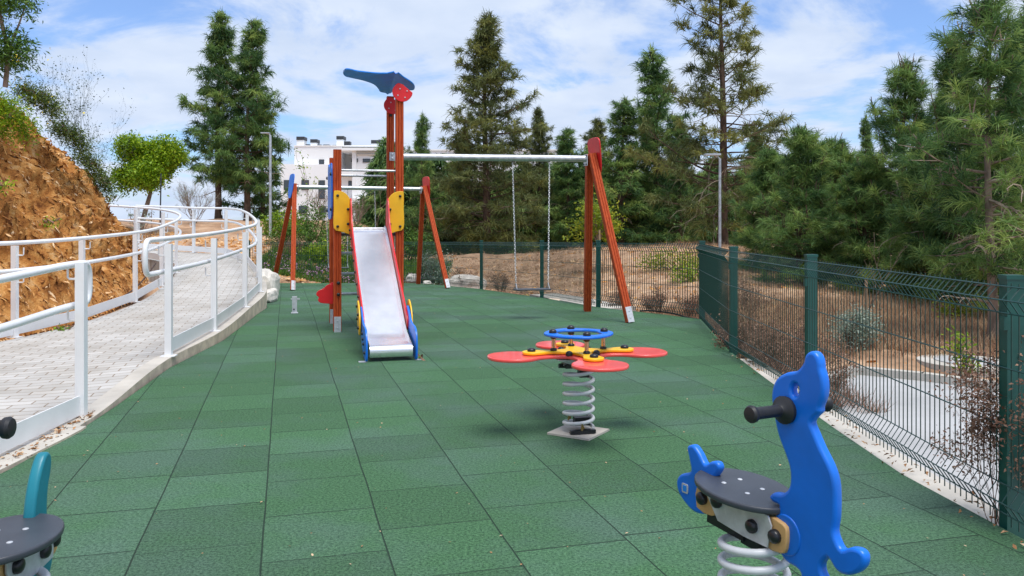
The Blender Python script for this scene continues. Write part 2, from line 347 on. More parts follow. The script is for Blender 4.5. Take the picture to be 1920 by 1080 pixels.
def nodes_soil(name, stops, scale, bump, bs):
    m = bpy.data.materials.new(name); m.use_nodes = True; t = m.node_tree; nn = t.nodes; ll = t.links; b = nn['Principled BSDF']
    g = nn.new('ShaderNodeTexCoord'); n = nn.new('ShaderNodeTexNoise'); n.inputs['Scale'].default_value = scale; n.inputs['Detail'].default_value = 10; n.inputs['Roughness'].default_value = .7; ll.new(g.outputs['Object'], n.inputs['Vector'])
    r = nn.new('ShaderNodeValToRGB'); ll.new(n.outputs['Fac'], r.inputs[0]); e = r.color_ramp.elements
    for i, (p, c) in enumerate(stops):
        q = e[i] if i < 2 else e.new(p)
        q.position = p; q.color = (*c, 1)
    ll.new(r.outputs[0], b.inputs['Base Color']); b.inputs['Roughness'].default_value = .95; b.inputs['Specular IOR Level'].default_value = .2
    n3 = nn.new('ShaderNodeTexNoise'); n3.inputs['Scale'].default_value = bs; n3.inputs['Detail'].default_value = 8; n3.inputs['Roughness'].default_value = .7; ll.new(g.outputs['Object'], n3.inputs['Vector'])
    bp = nn.new('ShaderNodeBump'); bp.inputs['Strength'].default_value = bump; bp.inputs['Distance'].default_value = .04; ll.new(n3.outputs['Fac'], bp.inputs['Height']); ll.new(bp.outputs[0], b.inputs['Normal'])
    return m
M['floor'] = nodes_floor(); M['pavers'] = nodes_pavers()
M['soil'] = nodes_soil('dry soil', [(.3, (.20, .115, .07)), (.7, (.62, .44, .29)), (.5, (.42, .26, .16))], 1.6, .8, 9)
M['rock'] = nodes_soil('cut hillside', [(.34, (.17, .058, .016)), (.68, (.74, .48, .24)), (.46, (.47, .195, .050)), (.56, (.62, .31, .095))], 3.4, 1.0, 22)

# ------------------------------------------------------------------ outlines of the place
FLOOR = [(2.6, -3), (2.12, 3.4), (2.04, 4.3), (2.07, 5.3), (2.16, 7.0), (2.24, 8.3), (2.62, 11.4), (1.42, 13.3), (.55, 15.6), (-.72, 18.35), (-2.3, 20.8), (-6.6, 20.9),
         (-6.2, 19.0), (-5.4, 17.2), (-4.45, 14.8), (-3.96, 13.3), (-3.64, 11.5), (-3.27, 9.3), (-3.13, 7.5), (-2.85, 5.9), (-2.76, 5.3), (-2.68, 4.4), (-2.68, -3)]
RE = [(-2.70, -3, 0), (-2.70, 4.4, .006), (-2.78, 5.3, .01), (-2.87, 5.9, .02), (-3.15, 7.5, .07), (-3.29, 9.3, .10), (-3.66, 11.5, .15), (-3.98, 13.3, .22), (-4.48, 14.8, .34), (-5.45, 17.2, .5), (-6.5, 19.4, .6), (-7.6, 20.1, .63), (-9.4, 20.8, .7), (-14, 21.8, .9)]
LE = [(-5.0, -3, 0), (-5.4, 4.0, .0), (-5.66, 6.6, .005), (-5.75, 8.4, .01), (-5.62, 9.4, .02), (-5.5, 10.6, .06), (-5.75, 12.7, .13), (-6.1, 14.4, .25), (-6.35, 15.4, .34), (-6.75, 16.4, .43), (-7.3, 17.2, .52), (-8.1, 17.8, .6), (-9.8, 18.3, .7), (-14, 19.2, .9)]
def inside(x, y, P):
    c = False; n = len(P); j = n-1
    for i in range(n):
        if (P[i][1] > y) != (P[j][1] > y) and x < (P[j][0]-P[i][0])*(y-P[i][1])/(P[j][1]-P[i][1])+P[i][0]: c = not c
        j = i
    return c
PATHP = [p[:2] for p in RE]+[p[:2] for p in reversed(LE)]
def np_inside(X, Y, P):
    c = np.zeros(X.shape, bool); n = len(P); j = n-1
    for i in range(n):
        xi, yi = P[i][:2]; xj, yj = P[j][:2]
        if yi != yj:
            k = ((yi > Y) != (yj > Y)) & (X < (xj-xi)*(Y-yi)/(yj-yi)+xi); c ^= k
        j = i
    return c
def np_dist(X, Y, P, closed=True):
    d = np.full(X.shape, 1e9); n = len(P)
    for i in range(n if closed else n-1):
        ax, ay = P[i][:2]; bx, by = P[(i+1) % n][:2]
        l2 = (bx-ax)**2+(by-ay)**2+1e-12
        t = np.clip(((X-ax)*(bx-ax)+(Y-ay)*(by-ay))/l2, 0, 1)
        d = np.minimum(d, np.hypot(X-ax-t*(bx-ax), Y-ay-t*(by-ay)))
    return d
def sst(a, b, x):
    t = np.clip((x-a)/(b-a), 0, 1); return t*t*(3-2*t)
def terrain(X, Y):
    X = np.asarray(X, float); Y = np.asarray(Y, float)
    dF = np_dist(X, Y, FLOOR)*np.where(np_inside(X, Y, FLOOR), 0, 1)
    dP = np_dist(X, Y, PATHP)*np.where(np_inside(X, Y, PATHP), 0, 1)
    z = -.30+.06*sst(.02, .5, dF)+.82*sst(.6, 9.5, dF)*sst(8.5, 13.5, Y+0*X)*(1-.85*sst(1.5, 5.5, X-.08*Y)*(1-sst(18, 27, Y)))+.16*sst(7.6, 9.5, Y)*sst(.5, 2, dF)
    z = z+np.where(Y > 12, -.018*(np.minimum(Y, 21)-12), 0)*(1-sst(.5, 4, dF))
    left = sst(-5.2, -7.5, X)*sst(18.6, 22.5, Y)
    z = z+left*.75*sst(.15, 2.6, dP)*np.where(dP > 0, 1, 0)
    # the ground comes up beside the raised ramp
    z = z+sst(-3.5, -6, X)*sst(13.5, 20, Y)*.35*(1-left)*np.where(dP > 0, 1, 0)*np.where(dF > .1, 1, 0)
    z = z-1.15*sst(25.5, 31, Y)*sst(-7.5, -3, X)-2.6*sst(38, 75, Y)
    nse = .05*np.sin(X*1.7+np.sin(Y*1.3)*1.5)*np.cos(Y*1.1+.7*np.sin(X*.9))+.025*np.sin(X*4.3+Y*3.1)
    z = z+nse*sst(.3, 2, dF)*np.where(dP > .2, 1, 0)*np.where((Y < 9) & (X > 0), .0, 1)
    return z
def tz(x, y): return float(terrain(np.array([x]), np.array([y]))[0])
# ground sheet: fine near, coarse out to the horizon
xs = np.concatenate([np.array([-900, -400, -200, -120, -80, -60, -45, -35, -28, -22, -18]), np.arange(-15, 12, .22), np.array([12.5, 13.5, 15, 17, 20, 24, 30, 38, 50, 70, 100, 150, 250, 450, 900])])
ys = np.concatenate([np.array([-60, -30, -12, -6, -3]), np.arange(-1.5, 30, .22), np.array([31, 32.5, 34, 36, 38, 41, 45, 50, 56, 63, 72, 85, 110, 160, 300, 600, 1200])])
XX, YY = np.meshgrid(xs, ys); ZZ = terrain(XX, YY)
far = sst(25, 60, np.hypot(XX, YY)); ZZ = ZZ*(1-far*.0)
nx, ny = len(xs), len(ys)
g = MB(); g.v = [(float(a), float(b), float(c)) for a, b, c in zip(XX.ravel(), YY.ravel(), ZZ.ravel())]
g.f = [(j*nx+i, j*nx+i+1, (j+1)*nx+i+1, (j+1)*nx+i) for j in range(ny-1) for i in range(nx-1)]
tag(g.build('ground', M['soil'], smooth=True), 'dry brown sloping ground beyond the green mesh fence', 'ground', kind='structure')
# rubber floor
import bmesh
def sheet(name, poly, zfun, th, material, step=.5, sidemat=None):
    bm = bmesh.new(); vs = [bm.verts.new((x, y, 0)) for x, y in poly]; f = bm.faces.new(vs)
    if f.normal.z < 0: bmesh.ops.reverse_faces(bm, faces=[f])
    bm.normal_update()
    if bm.faces[:][0].normal.z < 0: bmesh.ops.reverse_faces(bm, faces=bm.faces[:])
    y0 = min(p[1] for p in poly); y1 = max(p[1] for p in poly); y = math.floor(y0/step)*step+step
    while y < y1:
        bmesh.ops.bisect_plane(bm, geom=bm.verts[:]+bm.edges[:]+bm.faces[:], plane_co=(0, y, 0), plane_no=(0, 1, 0)); y += step
    top = bm.faces[:]
    r = bmesh.ops.extrude_face_region(bm, geom=top)
    nv = [v for v in r['geom'] if isinstance(v, bmesh.types.BMVert)]; ns = set(nv)
    for v in bm.verts: v.co.z = zfun(v.co.x, v.co.y)+(0 if v in ns else -th)
    bmesh.ops.recalc_face_normals(bm, faces=bm.faces[:])
    me = bpy.data.meshes.new(name); bm.to_mesh(me); bm.free(); me.materials.append(material)
    if sidemat:
        me.materials.append(sidemat)
        for p in me.polygons:
            if abs(p.normal.z) < .5: p.material_index = 1
    o = bpy.data.objects.new(name, me); C.objects.link(o); return o
tag(sheet('playground_floor', FLOOR, lambda x, y: zf(y), .09, M['floor']), 'dark green rubber safety tiles of the playground', 'floor', kind='structure')
# pale concrete strip that the fence stands in, right side and far side
def offset(P, d):
    o = []
    for i, p in enumerate(P):
        a = Vector(P[max(i-1, 0)]); b = Vector(P[min(i+1, len(P)-1)]); t = (b-a).normalized(); o.append((p[0]+t.y*d, p[1]-t.x*d))
    return o
fe = FLOOR[0:6]; strip = offset(fe, .012)+list(reversed(offset(fe, .24)))
tag(sheet('concrete_edging', strip, lambda x, y: zf(y)-.045, .3, M['concrete']), 'pale concrete edging under the right hand fence', 'edging', kind='structure')
# ramp
def ribbon(name, A, B, th, material, n=6, sidemat=None, zoff=0):
    A = catmull(A, n, False); B = catmull(B, n, False); m = len(A); K = 8; mb = MB(); vs = []
    for a, b in zip(A, B):
        for k in range(K+1): vs.append(a.lerp(b, k/K)+Vector((0, 0, zoff)))
    for a in A: vs.append(a-Vector((0, 0, th)))
    for b in B: vs.append(b-Vector((0, 0, th)))
    f = [(i*(K+1)+k, i*(K+1)+k+1, (i+1)*(K+1)+k+1, (i+1)*(K+1)+k) for i in range(m-1) for k in range(K)]
    nt_ = len(f); a0 = m*(K+1); b0 = a0+m
    f += [(i*(K+1), (i+1)*(K+1), a0+i+1, a0+i) for i in range(m-1)]+[(i*(K+1)+K, b0+i, b0+i+1, (i+1)*(K+1)+K) for i in range(m-1)]
    mb.add(vs, f); o = mb.build(name, material)
    if sidemat:
        o.data.materials.append(sidemat)
        for p in o.data.polygons[nt_:]: p.material_index = 1
    return o
def shiftx(P, d):
    o = []
    for i, p in enumerate(P):
        a = Vector(P[max(i-1, 0)][:2]); b = Vector(P[min(i+1, len(P)-1)][:2]); t = (b-a).normalized(); o.append((p[0]+t.y*d, p[1]-t.x*d, p[2]))
    return o
R2 = shiftx(RE, -.14)
tag(ribbon('ramp_path', R2, LE, .5, M['pavers']), 'pale grey block paved ramp curving uphill', 'path', kind='structure')
ke = [(x, y, z+.006) for x, y, z in RE]; ki = [(x, y, z+.006) for x, y, z in R2]
tag(ribbon('ramp_kerb', ke, ki, .5, M['concrete'], sidemat=M['kerb']), 'pale stone kerb along the ramp edge', 'kerb', kind='structure')
# road on the right beyond the fence
ROAD = [(2.45, -3), (2.45, 6.3), (2.75, 7.6), (3.5, 8.35), (4.0, 8.0), (4.6, 7.35), (6, 6.6), (12, 5.5), (12, -3)]
tag(sheet('road', ROAD, lambda x, y: -.205, .1, M['roadm'], step=2), 'worn pale grey concrete road right of the fence', 'road', kind='structure')
rk = MB(); rp = [Vector((p[0], p[1], -.20)) for p in ROAD[2:8]]
for i in range(len(rp)-1):
    t = (rp[i+1]-rp[i]); rk.box((rp[i]+rp[i+1])/2+Vector((0, 0, .01)), (t.length+.02, .10, .12), (t.normalized(), Z.cross(t.normalized()), Z))
tag(rk.build('road_kerb', M['concrete']), 'low pale kerb on the far side of the road', 'kerb', kind='structure')

# ------------------------------------------------------------------ cut hillside on the left
HB = [(-5.5, -3, 0), (-5.95, 4, 0), (-6.1, 8.4, .0), (-5.98, 9.6, .0), (-5.9, 10.8, .02), (-6.1, 12.5, .06), (-6.45, 14.2, .18), (-6.8, 15.3, .3), (-7.2, 16.2, .4), (-7.8, 16.9, .5), (-8.6, 17.3, .6), (-10, 17.6, .7), (-13, 18.2, .8)]
hbs = []
for i in range(len(HB)-1):
    a, b = Vector(HB[i]), Vector(HB[i+1]); n = max(1, int((b-a).length/.055)) if a.y > 3 else 12
    hbs += [a.lerp(b, k/n) for k in range(n)]
def crest(p):
    y = p.y
    c = np.interp(y, [-3, 8, 11.6, 13, 14.2, 15.4, 16.4, 17.1, 17.6, 18.2], [4.8, 4.4, 4.0, 3.65, 3.2, 2.5, 1.85, 1.3, .95, .9])
    return float(c)
NT = 80; hv = []
for i, p in enumerate(hbs):
    a = hbs[max(i-6, 0)]; b = hbs[min(i+6, len(hbs)-1)]; t = (b-a); t.z = 0; t.normalize(); nr = Vector((-t.y, t.x, 0))  # away from the path
    hh = crest(p)
    for k in range(NT+1):
        q = k/NT
        if q < .72:
            s_ = q/.72; out = hh*.60*s_; z = hh*(s_**.92)
        else:
            s_ = (q-.72)/.28; out = hh*.60+4.5*s_; z = hh+.5*s_*(1 if p.y < 15 else .2)
        # the hill's flank leans away to the left at the nose
        P_ = p+nr*out; P_.z = p.z-.05+z
        e = min(1, q*8)
        d = 0
        v3 = Vector((P_.x*.9+P_.z*.5, P_.y*.9, P_.z*1.3))
        d += .22*noise.noise(v3*.9)+.14*noise.noise(v3*2.3)
        rk_ = Vector((P_.x*2.5, P_.y*4.2+P_.z*3.2, P_.z*2.0-P_.y*1.3))
        dist, pts = noise.voronoi(rk_*1.1); d += .10*(noise.cell(pts[0]*7.3)-.1)*.55
        dist, pts = noise.voronoi(rk_*2.9); d += .09*(noise.cell(pts[0]*5.1)-.3)*.7
        dist, pts = noise.voronoi(rk_*6.1); d += .05*(noise.cell(pts[0]*3.1)-.3)*.7
        d += .05*noise.noise(rk_*3.3)+.045*noise.noise(rk_*8)
        hv.append(P_+(nr*(-.75)+Z*.45)*d*e)
mb = MB(); mb.v = [tuple(v) for v in hv]; n_ = NT+1
mb.f = [(i*n_+k, (i+1)*n_+k, (i+1)*n_+k+1, i*n_+k+1) for i in range(len(hbs)-1) for k in range(NT)]
hill = tag(mb.build('hill', M['rock'], smooth='all'), 'orange brown cut rock hillside left of the ramp', 'hill', kind='structure')
# loose shards lying over the cut
def shards(name, pts, nrm, sizes, seed, label, cat, flat=.22, tmin=0, jit=.38, dirv=(0, 0, 0)):
    r = np.random.default_rng(seed); n = len(pts)
    base = np.array([[-1, -.6, 0], [.2, -1, .0], [1, .1, 0], [.1, .9, 0], [-.5, -.2, 1], [.5, .1, .8]], float)
    tris = [(0, 1, 4), (1, 2, 5), (1, 5, 4), (2, 3, 5), (3, 4, 5), (3, 0, 4)]
    P = np.asarray(pts); S_ = np.asarray(sizes); nr = np.asarray(nrm, float)+r.normal(0, jit, (n, 3)); nr /= np.linalg.norm(nr, axis=1)[:, None]
    a = r.normal(size=(n, 3))*.45+np.array(dirv); a -= nr*(a*nr).sum(1)[:, None]; a /= np.linalg.norm(a, axis=1)[:, None]; b = np.cross(nr, a)
    V_ = base[None]*np.stack([S_*r.uniform(.8, 2.1, n), S_*r.uniform(.35, .75, n), S_*flat*r.uniform(.6, 1.8, n)], 1)[:, None, :]
    V_ = V_*(1+r.normal(0, .15, V_.shape))
    W_ = P[:, None, :]+V_[..., 0:1]*a[:, None]+V_[..., 1:2]*b[:, None]+V_[..., 2:3]*nr[:, None]-nr[:, None]*(S_*flat*.3)[:, None, None]
    T = W_[:, np.array(tris)].reshape(-1, 3); tint = np.repeat(r.uniform(tmin, 1, n), 18)
    return tag(npmesh(name, T, 3, M['shard'], tint=tint), label, cat, kind='stuff')
hr = np.random.default_rng(3); hva = np.array([tuple(v) for v in hv]).reshape(len(hbs), n_, 3)
ii = hr.integers(1, len(hbs)-2, 34000); kk = (hr.uniform(0, 1, 34000)**1.1*NT*.74).astype(int)
pp = hva[ii, kk]; e1 = hva[ii+1, kk]-pp; e2 = hva[ii, kk+1]-pp; nn_ = np.cross(e1, e2); nn_ /= np.linalg.norm(nn_, axis=1)[:, None]+1e-9
nn_ *= np.sign(nn_[:, 0:1]+1e-6*0+.001); sz = .009+.034*hr.uniform(0, 1, 34000)**2.4
k_ = (pp[:, 1] > 4) & (pp[:, 1] < 19)
shards('rubble', pp[k_], nn_[k_], sz[k_]*1.15, 4, 'loose flaky orange rock shards covering the cut hillside', 'rubble', .20, 0, .30, (.5, .4, -.75))
# rubble bank behind the far bend of the ramp
def scatter(n, x0, x1, y0, y1, seed, cond=None):
    r = np.random.default_rng(seed); X = r.uniform(x0, x1, n); Y = r.uniform(y0, y1, n)
    k = ~np_inside(X, Y, FLOOR) & ~np_inside(X, Y, PATHP)
    if cond is not None: k &= cond(X, Y)
    X = X[k]; Y = Y[k]; return np.stack([X, Y, terrain(X, Y)], 1)
pb = scatter(9000, -13, -4.9, 17.2, 24.5, 8, lambda X, Y: (Y > 19.0) | (X > -6.2))
r_ = np.random.default_rng(9)
shards('bank_rubble', pb, np.tile([0, -.3, 1.], (len(pb), 1)), .018+.05*r_.uniform(0, 1, len(pb))**2.2, 10, 'broken tan stones on the bank behind the ramp bend', 'rubble', .5, .3)
pb = scatter(9000, -3, 9, 8.6, 26, 12, lambda X, Y: ~((X < 2.3) & (Y < 12)))
shards('gravel', pb, np.tile([0, 0, 1.], (len(pb), 1)), .010+.045*r_.uniform(0, 1, len(pb))**3.5, 13, 'small pale stones strewn over the dry slope', 'gravel', .5, .35)

# ------------------------------------------------------------------ vegetation builders
def unit(v): return v/(np.linalg.norm(v, axis=-1, keepdims=True)+1e-9)
def tufts(P, D, seed, n=24, ln=.30, wd=.02, droop=1.3, spread=.8, tt=None):
    """mops of long needles at points P with twig directions D -> triangles and tint"""
    r = np.random.default_rng(seed); m = len(P)
    d = unit(D[:, None, :]*.9+r.normal(0, spread*.6, (m, n, 3)))
    l = ln*r.uniform(.6, 1.1, (m, n, 1)); s = unit(np.cross(d, r.normal(size=(m, n, 3))))*wd
    b = P[:, None, :]+D[:, None, :]*r.uniform(-.12, .06, (m, n, 1))
    g_ = np.array([0, 0, -1.])*droop*r.uniform(.5, 1.4, (m, n, 1)); q = b+d*l*.5; e = q+unit(d+g_)*l*.55
    T = np.stack([b-s*.35, b+s*.35, q+s*.5, q-s*.5, q-s*.5, q+s*.5, e+s*.12, e-s*.12], 2).reshape(-1, 3)
    t = np.clip(r.normal(.45, .27, m) if tt is None else tt, 0, 1); t = np.repeat(np.clip(t[:, None]+r.normal(0, .08, (m, n)), 0, 1).ravel(), 8)
    return T, t
def make_pine(seed, Ht, Rd, clear=.16, dens=1.0, m='pine', bark='bark', open_=0.0, dead=10, lean=0, tr=None, ln=.34, tops=1, nt=15, wd=.022, droop=.9):
    rr = random.Random(seed); root = bpy.data.objects.new('pine_tree', None); C.objects.link(root); HTS[root.name] = Ht; root.empty_display_size = .2
    tb = MB(); tr = tr or Ht*.014+.03; pts = []
    ph = rr.uniform(0, 6)
    def tp(t): return Vector((lean*t*t+.10*math.sin(t*5+ph)*t, .08*math.cos(t*4+ph)*t, Ht*t))
    tb.tube([tp(i/14) for i in range(15)], [tr*(1-.88*i/14)*(1.25 if i == 0 else 1) for i in range(15)], 9)
    P = []; D = []
    nbr = int(Ht*(1-clear)*11.5*dens*(1-.3*open_)); T_ = []; 
    def puff(c, d, ti, n_, rad):
        for _ in range(n_):
            P.append(c+Vector((rr.gauss(0, rad), rr.gauss(0, rad), rr.gauss(0, rad*.7)))); D.append((d*.5+Z*.35+Vector((rr.gauss(0, .45), rr.gauss(0, .45), rr.gauss(0, .3)))).normalized()); T_.append(ti+rr.gauss(0, .17))
    for bi in range(nbr):
        q = min(.985, ((bi+rr.random())/nbr)**1.08); t = clear+(1-clear)*q
        prof = (min(1, .62+q*1.9) if q < .2 else 1)*(1-q**1.25)**.98+.05
        az = bi*2.4+rr.uniform(-.6, .6)
        L_ = Rd*prof*rr.uniform(.42, 1.18)*(1+.26*math.sin(az*2+ph+q*9))
        if rr.random() < .09: L_ = min(L_*1.4, Rd*1.3)
        el = R(-8+44*q+rr.uniform(-18, 18)); c = tp(t); h = Vector((math.cos(az), math.sin(az), 0)); p = c; path = [c]; n = max(3, int(L_/.26)); cur = el
        for j in range(n):
            cur += R(rr.uniform(-6, 11)); p = p+(h*math.cos(cur)+Z*math.sin(cur))*(L_/n)+Vector((rr.uniform(-.04, .04), rr.uniform(-.04, .04), 0)); path.append(p)
        tb.tube(path, [max(.006, (.010+.009*L_)*(1-.8*j/n)) for j in range(n+1)], 4, cap=False)
        bt = min(1, max(0, rr.gauss(.45, .2)))
        for j in range(1, n+1):
            f = j/n
            if f < .30+open_*.25 or (q > .93 and j < n): continue
            dr = (path[j]-path[j-1]).normalized(); sd_ = dr.cross(Z).normalized()
            if j == n:
                puff(path[j], dr, bt+.12, 3 if q < .8 else 1, ln*.22)
                if q > .3:
                    for _ in range(2): tb.tube([path[j], path[j]+Vector((rr.uniform(-.05, .05), rr.uniform(-.05, .05), 0)), path[j]+(dr*.3+Z).normalized()*rr.uniform(.12, .30)+Vector((rr.uniform(-.05, .05), 0, 0))], [.009, .011, .006], 4, cap=False)
            for sg in (-1, 1):
                if rr.random() < .22+open_*.4: continue
                tl = rr.uniform(.14, .5)*(1.15-f*.5)*min(1.4, .5+L_*.4); e = path[j]+(sd_*sg+dr*.6+Z*rr.uniform(-.35, .4)).normalized()*tl
                tb.tube([path[j], e], [.007, .004], 3, cap=False)
                puff(e, (sd_*sg*.6+dr*.6).normalized(), bt+rr.gauss(0, .12), 2, ln*.22)
    for k in range(tops):
        e = tp(.97)+Vector((rr.uniform(-.3, .3), rr.uniform(-.2, .2), 0))*(0 if k == 0 else 1)
        tb.tube([tp(.90), e, e+Vector((0, 0, Ht*.06))], [.03, .02, .008], 5)
        for q in range(4): tb.tube([e, e+Vector((rr.uniform(-.12, .12), rr.uniform(-.1, .1), Ht*.02)), e+Vector((rr.uniform(-.16, .16), rr.uniform(-.1, .1), Ht*.05))], [.012, .012, .006], 4)
        for q in range(5): P.append(e+Vector((rr.uniform(-.06, .06), rr.uniform(-.06, .06), Ht*.045*q/5))); D.append(Vector((0, 0, 1))); T_.append(.5)
    trunk = tb.build('trunk', M[bark], root, raw=True, smooth=True)
    dm = MB()
    for k in range(dead):
        t = rr.uniform(.12, .5); az = rr.uniform(0, 6.28); c = tp(t); h = Vector((math.cos(az), math.sin(az), 0)); L_ = Rd*rr.uniform(.35, .85); path = [c]; p = c; v = (h+Z*rr.uniform(-.3, .4)).normalized()
        for j in range(6):
            v = (v+Vector((rr.uniform(-.3, .3), rr.uniform(-.3, .3), rr.uniform(-.35, .2)))).normalized(); p = p+v*L_/6; path.append(p)
            if j > 1:
                w_ = (v+Vector((rr.uniform(-1, 1), rr.uniform(-1, 1), rr.uniform(-.8, .5)))).normalized(); dm.tube([p, p+w_*L_*.14, p+(w_+Vector((0, 0, -.4)))*L_*.26], [.008, .006, .003], 3, cap=False)
        dm.tube(path, [.020*(1-.7*j/6) for j in range(7)], 4, cap=False)
    if dead: dm.build('dead_branches', M['twig'], root, raw=True)
    T, ti = tufts(np.array([tuple(p) for p in P]), np.array([tuple(d) for d in D]), seed, nt, ln, wd, droop=droop, tt=np.array(T_))
    npmesh('crown', T, 4, M[m], root, ti)
    return root
used = set(); HTS = {}
def place(root, px, Y, label, cat, group=None, s=1, sz=None, rz=0, z=None, name=None):
    o = root; Ht = HTS[root.name]; sz = sz or s
    if root.name in used: o = copy_tree(root)
    used.add(root.name)
    X = (px-CX)/FPX*Y; dz = 1.15*float(sst(25.5, 31, Y)*sst(-7.5, -3, X)); sz = sz*(1+dz/(Ht*sz))
    X = (px-CX)/FPX*Y; o.location = (X, Y, (tz(X, Y) if z is None else z)-.03); o.scale = (s, s, sz or s); o.rotation_euler.z = rz
    if name: o.name = name
    for k in list(o.keys()):
        if k in ('group', 'label', 'category'): del o[k]
    return tag(o, label, cat, group)
def leaves(P, seed, size=.06, jit=.0, up=.3, asp=.45, fold=.25):
    r = np.random.default_rng(seed); m = len(P)
    n = r.normal(size=(m, 3)); n[:, 2] = np.abs(n[:, 2])+up; n = unit(n); a = unit(np.cross(n, r.normal(size=(m, 3)))); b = np.cross(n, a)
    l = size*r.uniform(.6, 1.3, (m, 1)); w_ = l*asp
    Q = np.stack([P, P+a*l*.5+b*w_*.5+n*l*fold*.3, P+a*l-n*l*fold*.4, P+a*l*.5-b*w_*.5+n*l*fold*.3], 1)
    return Q.reshape(-1, 3)
def blob_points(n, blobs, seed, shell=.55):
    """points in a union of ellipsoids (cx,cy,cz,rx,ry,rz), gathered in clumps"""
    r = np.random.default_rng(seed); B = np.array(blobs, float); vol = (B[:, 3]*B[:, 4]*B[:, 5])**.75; ix = r.choice(len(B), n, p=vol/vol.sum())
    d = unit(r.normal(size=(n, 3))); rad = (shell+(1-shell)*r.uniform(0, 1, (n, 1)))**.9; rad *= np.where(r.uniform(size=(n, 1)) < .25, r.uniform(.2, 1, (n, 1)), 1)
    return B[ix, :3]+d*rad*B[ix, 3:6]
def leafy(P, seed, k=9, cl=.10, size=.06, **kw):
    r = np.random.default_rng(seed+1); m = len(P); Q = P[:, None, :]+r.normal(0, cl, (m, k, 3)); t = np.clip(r.normal(.5, .24, (m, 1))+r.normal(0, .1, (m, k)), 0, 1)
    V_ = leaves(Q.reshape(-1, 3), seed+2, size, **kw); return V_, np.repeat(t.ravel(), 4)
def make_bush(name, label, cat, px, Y, blobs, n, mt, seed, size=.06, k=9, cl=.08, stems=8, z=None, stemmat='drytwig', group=None, X=None, **kw):
    X = (px-CX)/FPX*Y if X is None else X; z = tz(X, Y) if z is None else z; root = empty(name, (X, Y, z-.02), label, cat, group); rr = random.Random(seed)
    P = blob_points(n, blobs, seed); V_, t = leafy(P, seed, k, cl, size, **kw); npmesh('foliage', V_, 4, M[mt], root, t)
    sm = MB()
    for i in range(stems):
        b = rr.choice(blobs); e = Vector((b[0]+rr.uniform(-.6, .6)*b[3], b[1]+rr.uniform(-.6, .6)*b[4], b[2]+rr.uniform(-.2, .7)*b[5])); s0 = Vector((rr.uniform(-.1, .1), rr.uniform(-.1, .1), 0)); m_ = s0.lerp(e, .5)+Vector((rr.uniform(-.1, .1), rr.uniform(-.1, .1), .05)); sm.tube([s0, m_, e], [.014, .010, .005], 4)
    sm.build('stems', M[stemmat], root, raw=True)
    return root
def twigs(mb, p, v, L_, r, depth, rr, spread=.6, ends=None, up=.15):
    n = 4; path = [p]; q = p; d = v.normalized()
    for i in range(n):
        d = (d+Vector((rr.uniform(-1, 1), rr.uniform(-1, 1), rr.uniform(-.6, .9)))*.22+Z*up*.3).normalized(); q = q+d*L_/n; path.append(q)
        if depth > 0 and i >= 1:
            for _ in range(1 if i < n-1 else 2):
                w_ = (d+Vector((rr.uniform(-1, 1), rr.uniform(-1, 1), rr.uniform(-.5, 1)))*spread).normalized(); twigs(mb, q, w_, L_*rr.uniform(.45, .7), r*.55, depth-1, rr, spread, ends, up)
    mb.tube(path, [r*(1-.15*i) for i in range(n+1)], 4 if r > .004 else 3, cap=False)
    if ends is not None and depth == 0: ends.append(path[-1]); ends.append(path[-3])
def twig_bush(name, label, cat, px, Y, h, nst, mt, seed, depth=2, leafm=None, lsize=.03, lk=3, spread=.6, z=None, r=.006, lean=.5, X=None, lcl=.03, group=None):
    X = (px-CX)/FPX*Y if X is None else X; z = tz(X, Y) if z is None else z; root = empty(name, (X, Y, z-.02), label, cat, group); rr = random.Random(seed); mb = MB(); ends = []
    for i in range(nst):
        a = rr.uniform(0, 6.28); twigs(mb, Vector((rr.uniform(-.06, .06), rr.uniform(-.06, .06), 0)), Vector((math.cos(a)*lean, math.sin(a)*lean, 1)), h*rr.uniform(.6, 1), r, depth, rr, spread, ends)
    mb.build('stems', M[mt], root, raw=True)
    if leafm and ends:
        V_, t = leafy(np.array([tuple(e) for e in ends]), seed, lk, lcl, lsize); npmesh('foliage', V_, 4, M[leafm], root, t)
    return root
def blades(name, P, seed, label, cat, mt, h=.25, wd=.008, n=5, splay=.35):
    r = np.random.default_rng(seed); m = len(P); d = np.concatenate([r.normal(0, splay, (m, n, 2)), np.ones((m, n, 1))], 2); d = unit(d); l = h*r.uniform(.35, 1.2, (m, 1, 1))*r.uniform(.6, 1.1, (m, n, 1))
    b = P[:, None, :]+np.concatenate([r.normal(0, .03, (m, n, 2)), np.zeros((m, n, 1))], 2); s = unit(np.cross(d, r.normal(size=(m, n, 3))))*wd
    T = np.stack([b-s*.5, b+s*.5, b+d*l], 2).reshape(-1, 3); t = np.repeat(np.clip(np.repeat(r.uniform(0, 1, m), n)+r.normal(0, .1, m*n), 0, 1), 3)
    return tag(npmesh(name, T, 3, M[mt], tint=t), label, cat, kind='stuff')

# ================================================================== playground things
def axes(u): u = Vector(u).normalized(); return u
